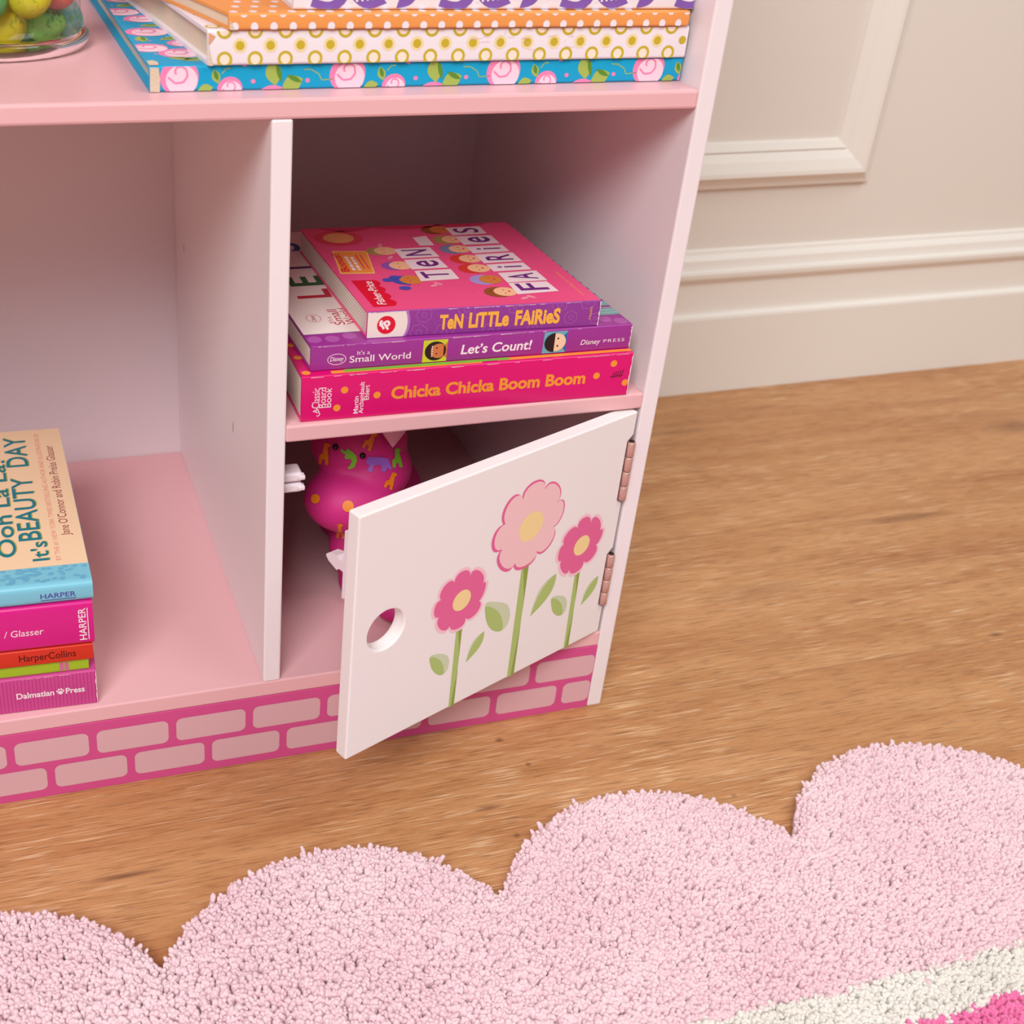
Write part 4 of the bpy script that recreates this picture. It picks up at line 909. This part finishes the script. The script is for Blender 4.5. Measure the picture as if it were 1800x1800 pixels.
# ================================================================== scalloped shag rug
rug = empty('shag_rug', (0.1, -0.25, 0)); tag(rug, 'scalloped pale pink shag rug with white and hot pink stripes on the wooden floor', 'rug')
PITCH, CX0, YC, SAG = 0.2015, -0.0022, -0.1585, 0.0640
RR = ((PITCH / 2) ** 2 + SAG ** 2) / (2 * SAG)
def edge_y(x):
    u = (x - CX0 + PITCH / 2) % PITCH - PITCH / 2
    return YC + SAG - RR + np.sqrt(np.maximum(RR * RR - u * u, 0))
X0, X1, Y0 = -0.5060, 0.7010, -0.43
bk = MB(); xs = np.linspace(X0, X1, 160)
pts = [(x - .1, float(edge_y(x)) + .25 - .003, 0.0) for x in xs] + [(X1 - .1, Y0 + .25, 0), (X0 - .1, Y0 + .25, 0)]
k = len(pts); bk.add(pts + [(x, y, 0.003) for x, y, z in pts], [list(range(k)), list(range(2 * k - 1, k - 1, -1))] + [[i, (i + 1) % k, k + (i + 1) % k, k + i] for i in range(k)], mat('rug_canvas', (226, 190, 200), .9))
bk.build('backing', rug)
def yarn(name, c, c2):
    m = bpy.data.materials.new(name); m.use_nodes = True; nt = m.node_tree; b = nt.nodes['Principled BSDF']
    b.inputs['Roughness'].default_value = 0.9; b.inputs['Specular IOR Level'].default_value = 0.1
    b.inputs['Sheen Weight'].default_value = 0.2
    tc = nt.nodes.new('ShaderNodeTexCoord'); n = nt.nodes.new('ShaderNodeTexNoise'); n.inputs['Scale'].default_value = 160; n.inputs['Detail'].default_value = 3
    n2 = nt.nodes.new('ShaderNodeTexNoise'); n2.inputs['Scale'].default_value = 12
    nt.links.new(tc.outputs['Object'], n.inputs['Vector']); nt.links.new(tc.outputs['Object'], n2.inputs['Vector'])
    ad = nt.nodes.new('ShaderNodeMath'); ad.operation = 'ADD'; nt.links.new(n.outputs['Fac'], ad.inputs[0]); nt.links.new(n2.outputs['Fac'], ad.inputs[1])
    r = nt.nodes.new('ShaderNodeMapRange'); r.inputs[1].default_value = 0.75; r.inputs[2].default_value = 1.25; nt.links.new(ad.outputs[0], r.inputs[0])
    mx = nt.nodes.new('ShaderNodeMix'); mx.data_type = 'RGBA'; mx.inputs[6].default_value = rgb(c); mx.inputs[7].default_value = rgb(c2)
    nt.links.new(r.outputs[0], mx.inputs[0]); nt.links.new(mx.outputs[2], b.inputs['Base Color'])
    return m
rng = np.random.default_rng(7)
SP = 0.0019
gx, gy = np.meshgrid(np.arange(X0, X1, SP), np.arange(Y0, -0.085, SP))
gx = gx.ravel() + rng.uniform(-.45, .45, gx.size) * SP; gy = gy.ravel() + rng.uniform(-.45, .45, gy.size) * SP
ok = gy < edge_y(gx) - 0.0025
gx, gy = gx[ok], gy[ok]
def band_edge(x, y0, a): return y0 + 0.0012 * np.sin(x * 91 + a) + 0.0010 * np.sin(x * 233 + 2 * a)
st_t, st_b = band_edge(gx, -0.2665, 0.3), band_edge(gx, -0.2960, 1.7)
NS = 6
def tufts(name, sel, m):
    x, y = gx[sel], gy[sel]; n = x.size
    ed = edge_y(x) - y; eg = np.clip(1 - ed / 0.010, 0, 1)          # outer tufts splay out
    e2 = (edge_y(x + .001) - edge_y(x - .001)) / .002
    nx, ny = -e2 / np.sqrt(1 + e2 * e2), 1 / np.sqrt(1 + e2 * e2)
    flow = 0.35 * np.sin(x * 23 + y * 31) + 0.35 * np.sin(x * 57 - y * 41 + 1)
    h = 0.0125 + 0.0008 * rng.normal(size=n) + 0.0010 * np.sin(x * 40) * np.sin(y * 37) - 0.0032 * eg
    long_ = rng.random(n) < 0.012
    lx = rng.normal(size=n) * 0.0016 + 0.0012 * flow + nx * eg * 0.0018; ly = rng.normal(size=n) * 0.0016 - 0.0010 + ny * eg * 0.0018
    h = np.where(long_ & (eg > 0), h * 1.25, h); lx = np.where(long_, lx * 2, lx); ly = np.where(long_, ly * 2, ly)
    r = 0.0016 * (1 + 0.18 * rng.normal(size=n)); r = np.clip(r, .0011, .0022)
    ph = rng.uniform(0, 6.28, n)
    levels = [(0.0, 0.9), (0.6, 1.0), (0.86, 0.98), (0.965, 0.66)]
    V = np.zeros((n, NS * len(levels) + 1, 3), np.float32)
    for li, (t, k_) in enumerate(levels):
        for s in range(NS):
            a = ph + 2 * np.pi * s / NS + 0.5 * t
            q = r * k_ * (1 + 0.18 * np.sin(3 * a + li))
            V[:, li * NS + s, 0] = x + lx * t * t + q * np.cos(a); V[:, li * NS + s, 1] = y + ly * t * t + q * np.sin(a); V[:, li * NS + s, 2] = 0.0015 + h * t
    V[:, -1, 0] = x + lx; V[:, -1, 1] = y + ly; V[:, -1, 2] = 0.0015 + h
    V[:, :, 0] -= 0.1; V[:, :, 1] += 0.25
    nv = V.shape[1]; quads = []
    for li in range(len(levels) - 1):
        for s in range(NS): quads.append((li * NS + s, li * NS + (s + 1) % NS, (li + 1) * NS + (s + 1) % NS, (li + 1) * NS + s))
    tris = [((len(levels) - 1) * NS + s, (len(levels) - 1) * NS + (s + 1) % NS, nv - 1) for s in range(NS)]
    base = (np.arange(n) * nv)[:, None]
    Q = (np.array(quads).ravel()[None, :] + base); Tt = (np.array(tris).ravel()[None, :] + base)
    loops = np.concatenate([Q, Tt], 1).ravel().astype(np.int32)
    sizes = np.tile(np.array([4] * len(quads) + [3] * len(tris), np.int32), n)
    starts = np.concatenate([[0], np.cumsum(sizes)[:-1]]).astype(np.int32)
    me = bpy.data.meshes.new(name); me.vertices.add(n * nv); me.vertices.foreach_set('co', V.ravel())
    me.loops.add(loops.size); me.loops.foreach_set('vertex_index', loops)
    me.polygons.add(sizes.size); me.polygons.foreach_set('loop_start', starts)
    me.polygons.foreach_set('use_smooth', np.ones(sizes.size, bool))
    me.materials.append(m); me.update(calc_edges=True); me.validate()
    o = bpy.data.objects.new(name, me); COL.objects.link(o); o.parent = rug
    return o
tufts('border_pile', gy > st_t, yarn('pale_pink_yarn', (241, 215, 220), (236, 202, 210)))['label'] = 'pale pink pile'
tufts('stripe_pile', (gy <= st_t) & (gy > st_b), yarn('white_yarn', (238, 234, 227), (231, 226, 218)))['label'] = 'white stripe of pile'
tufts('centre_pile', gy <= st_b, yarn('hot_pink_yarn', (240, 136, 184), (235, 118, 172)))['label'] = 'hot pink pile'
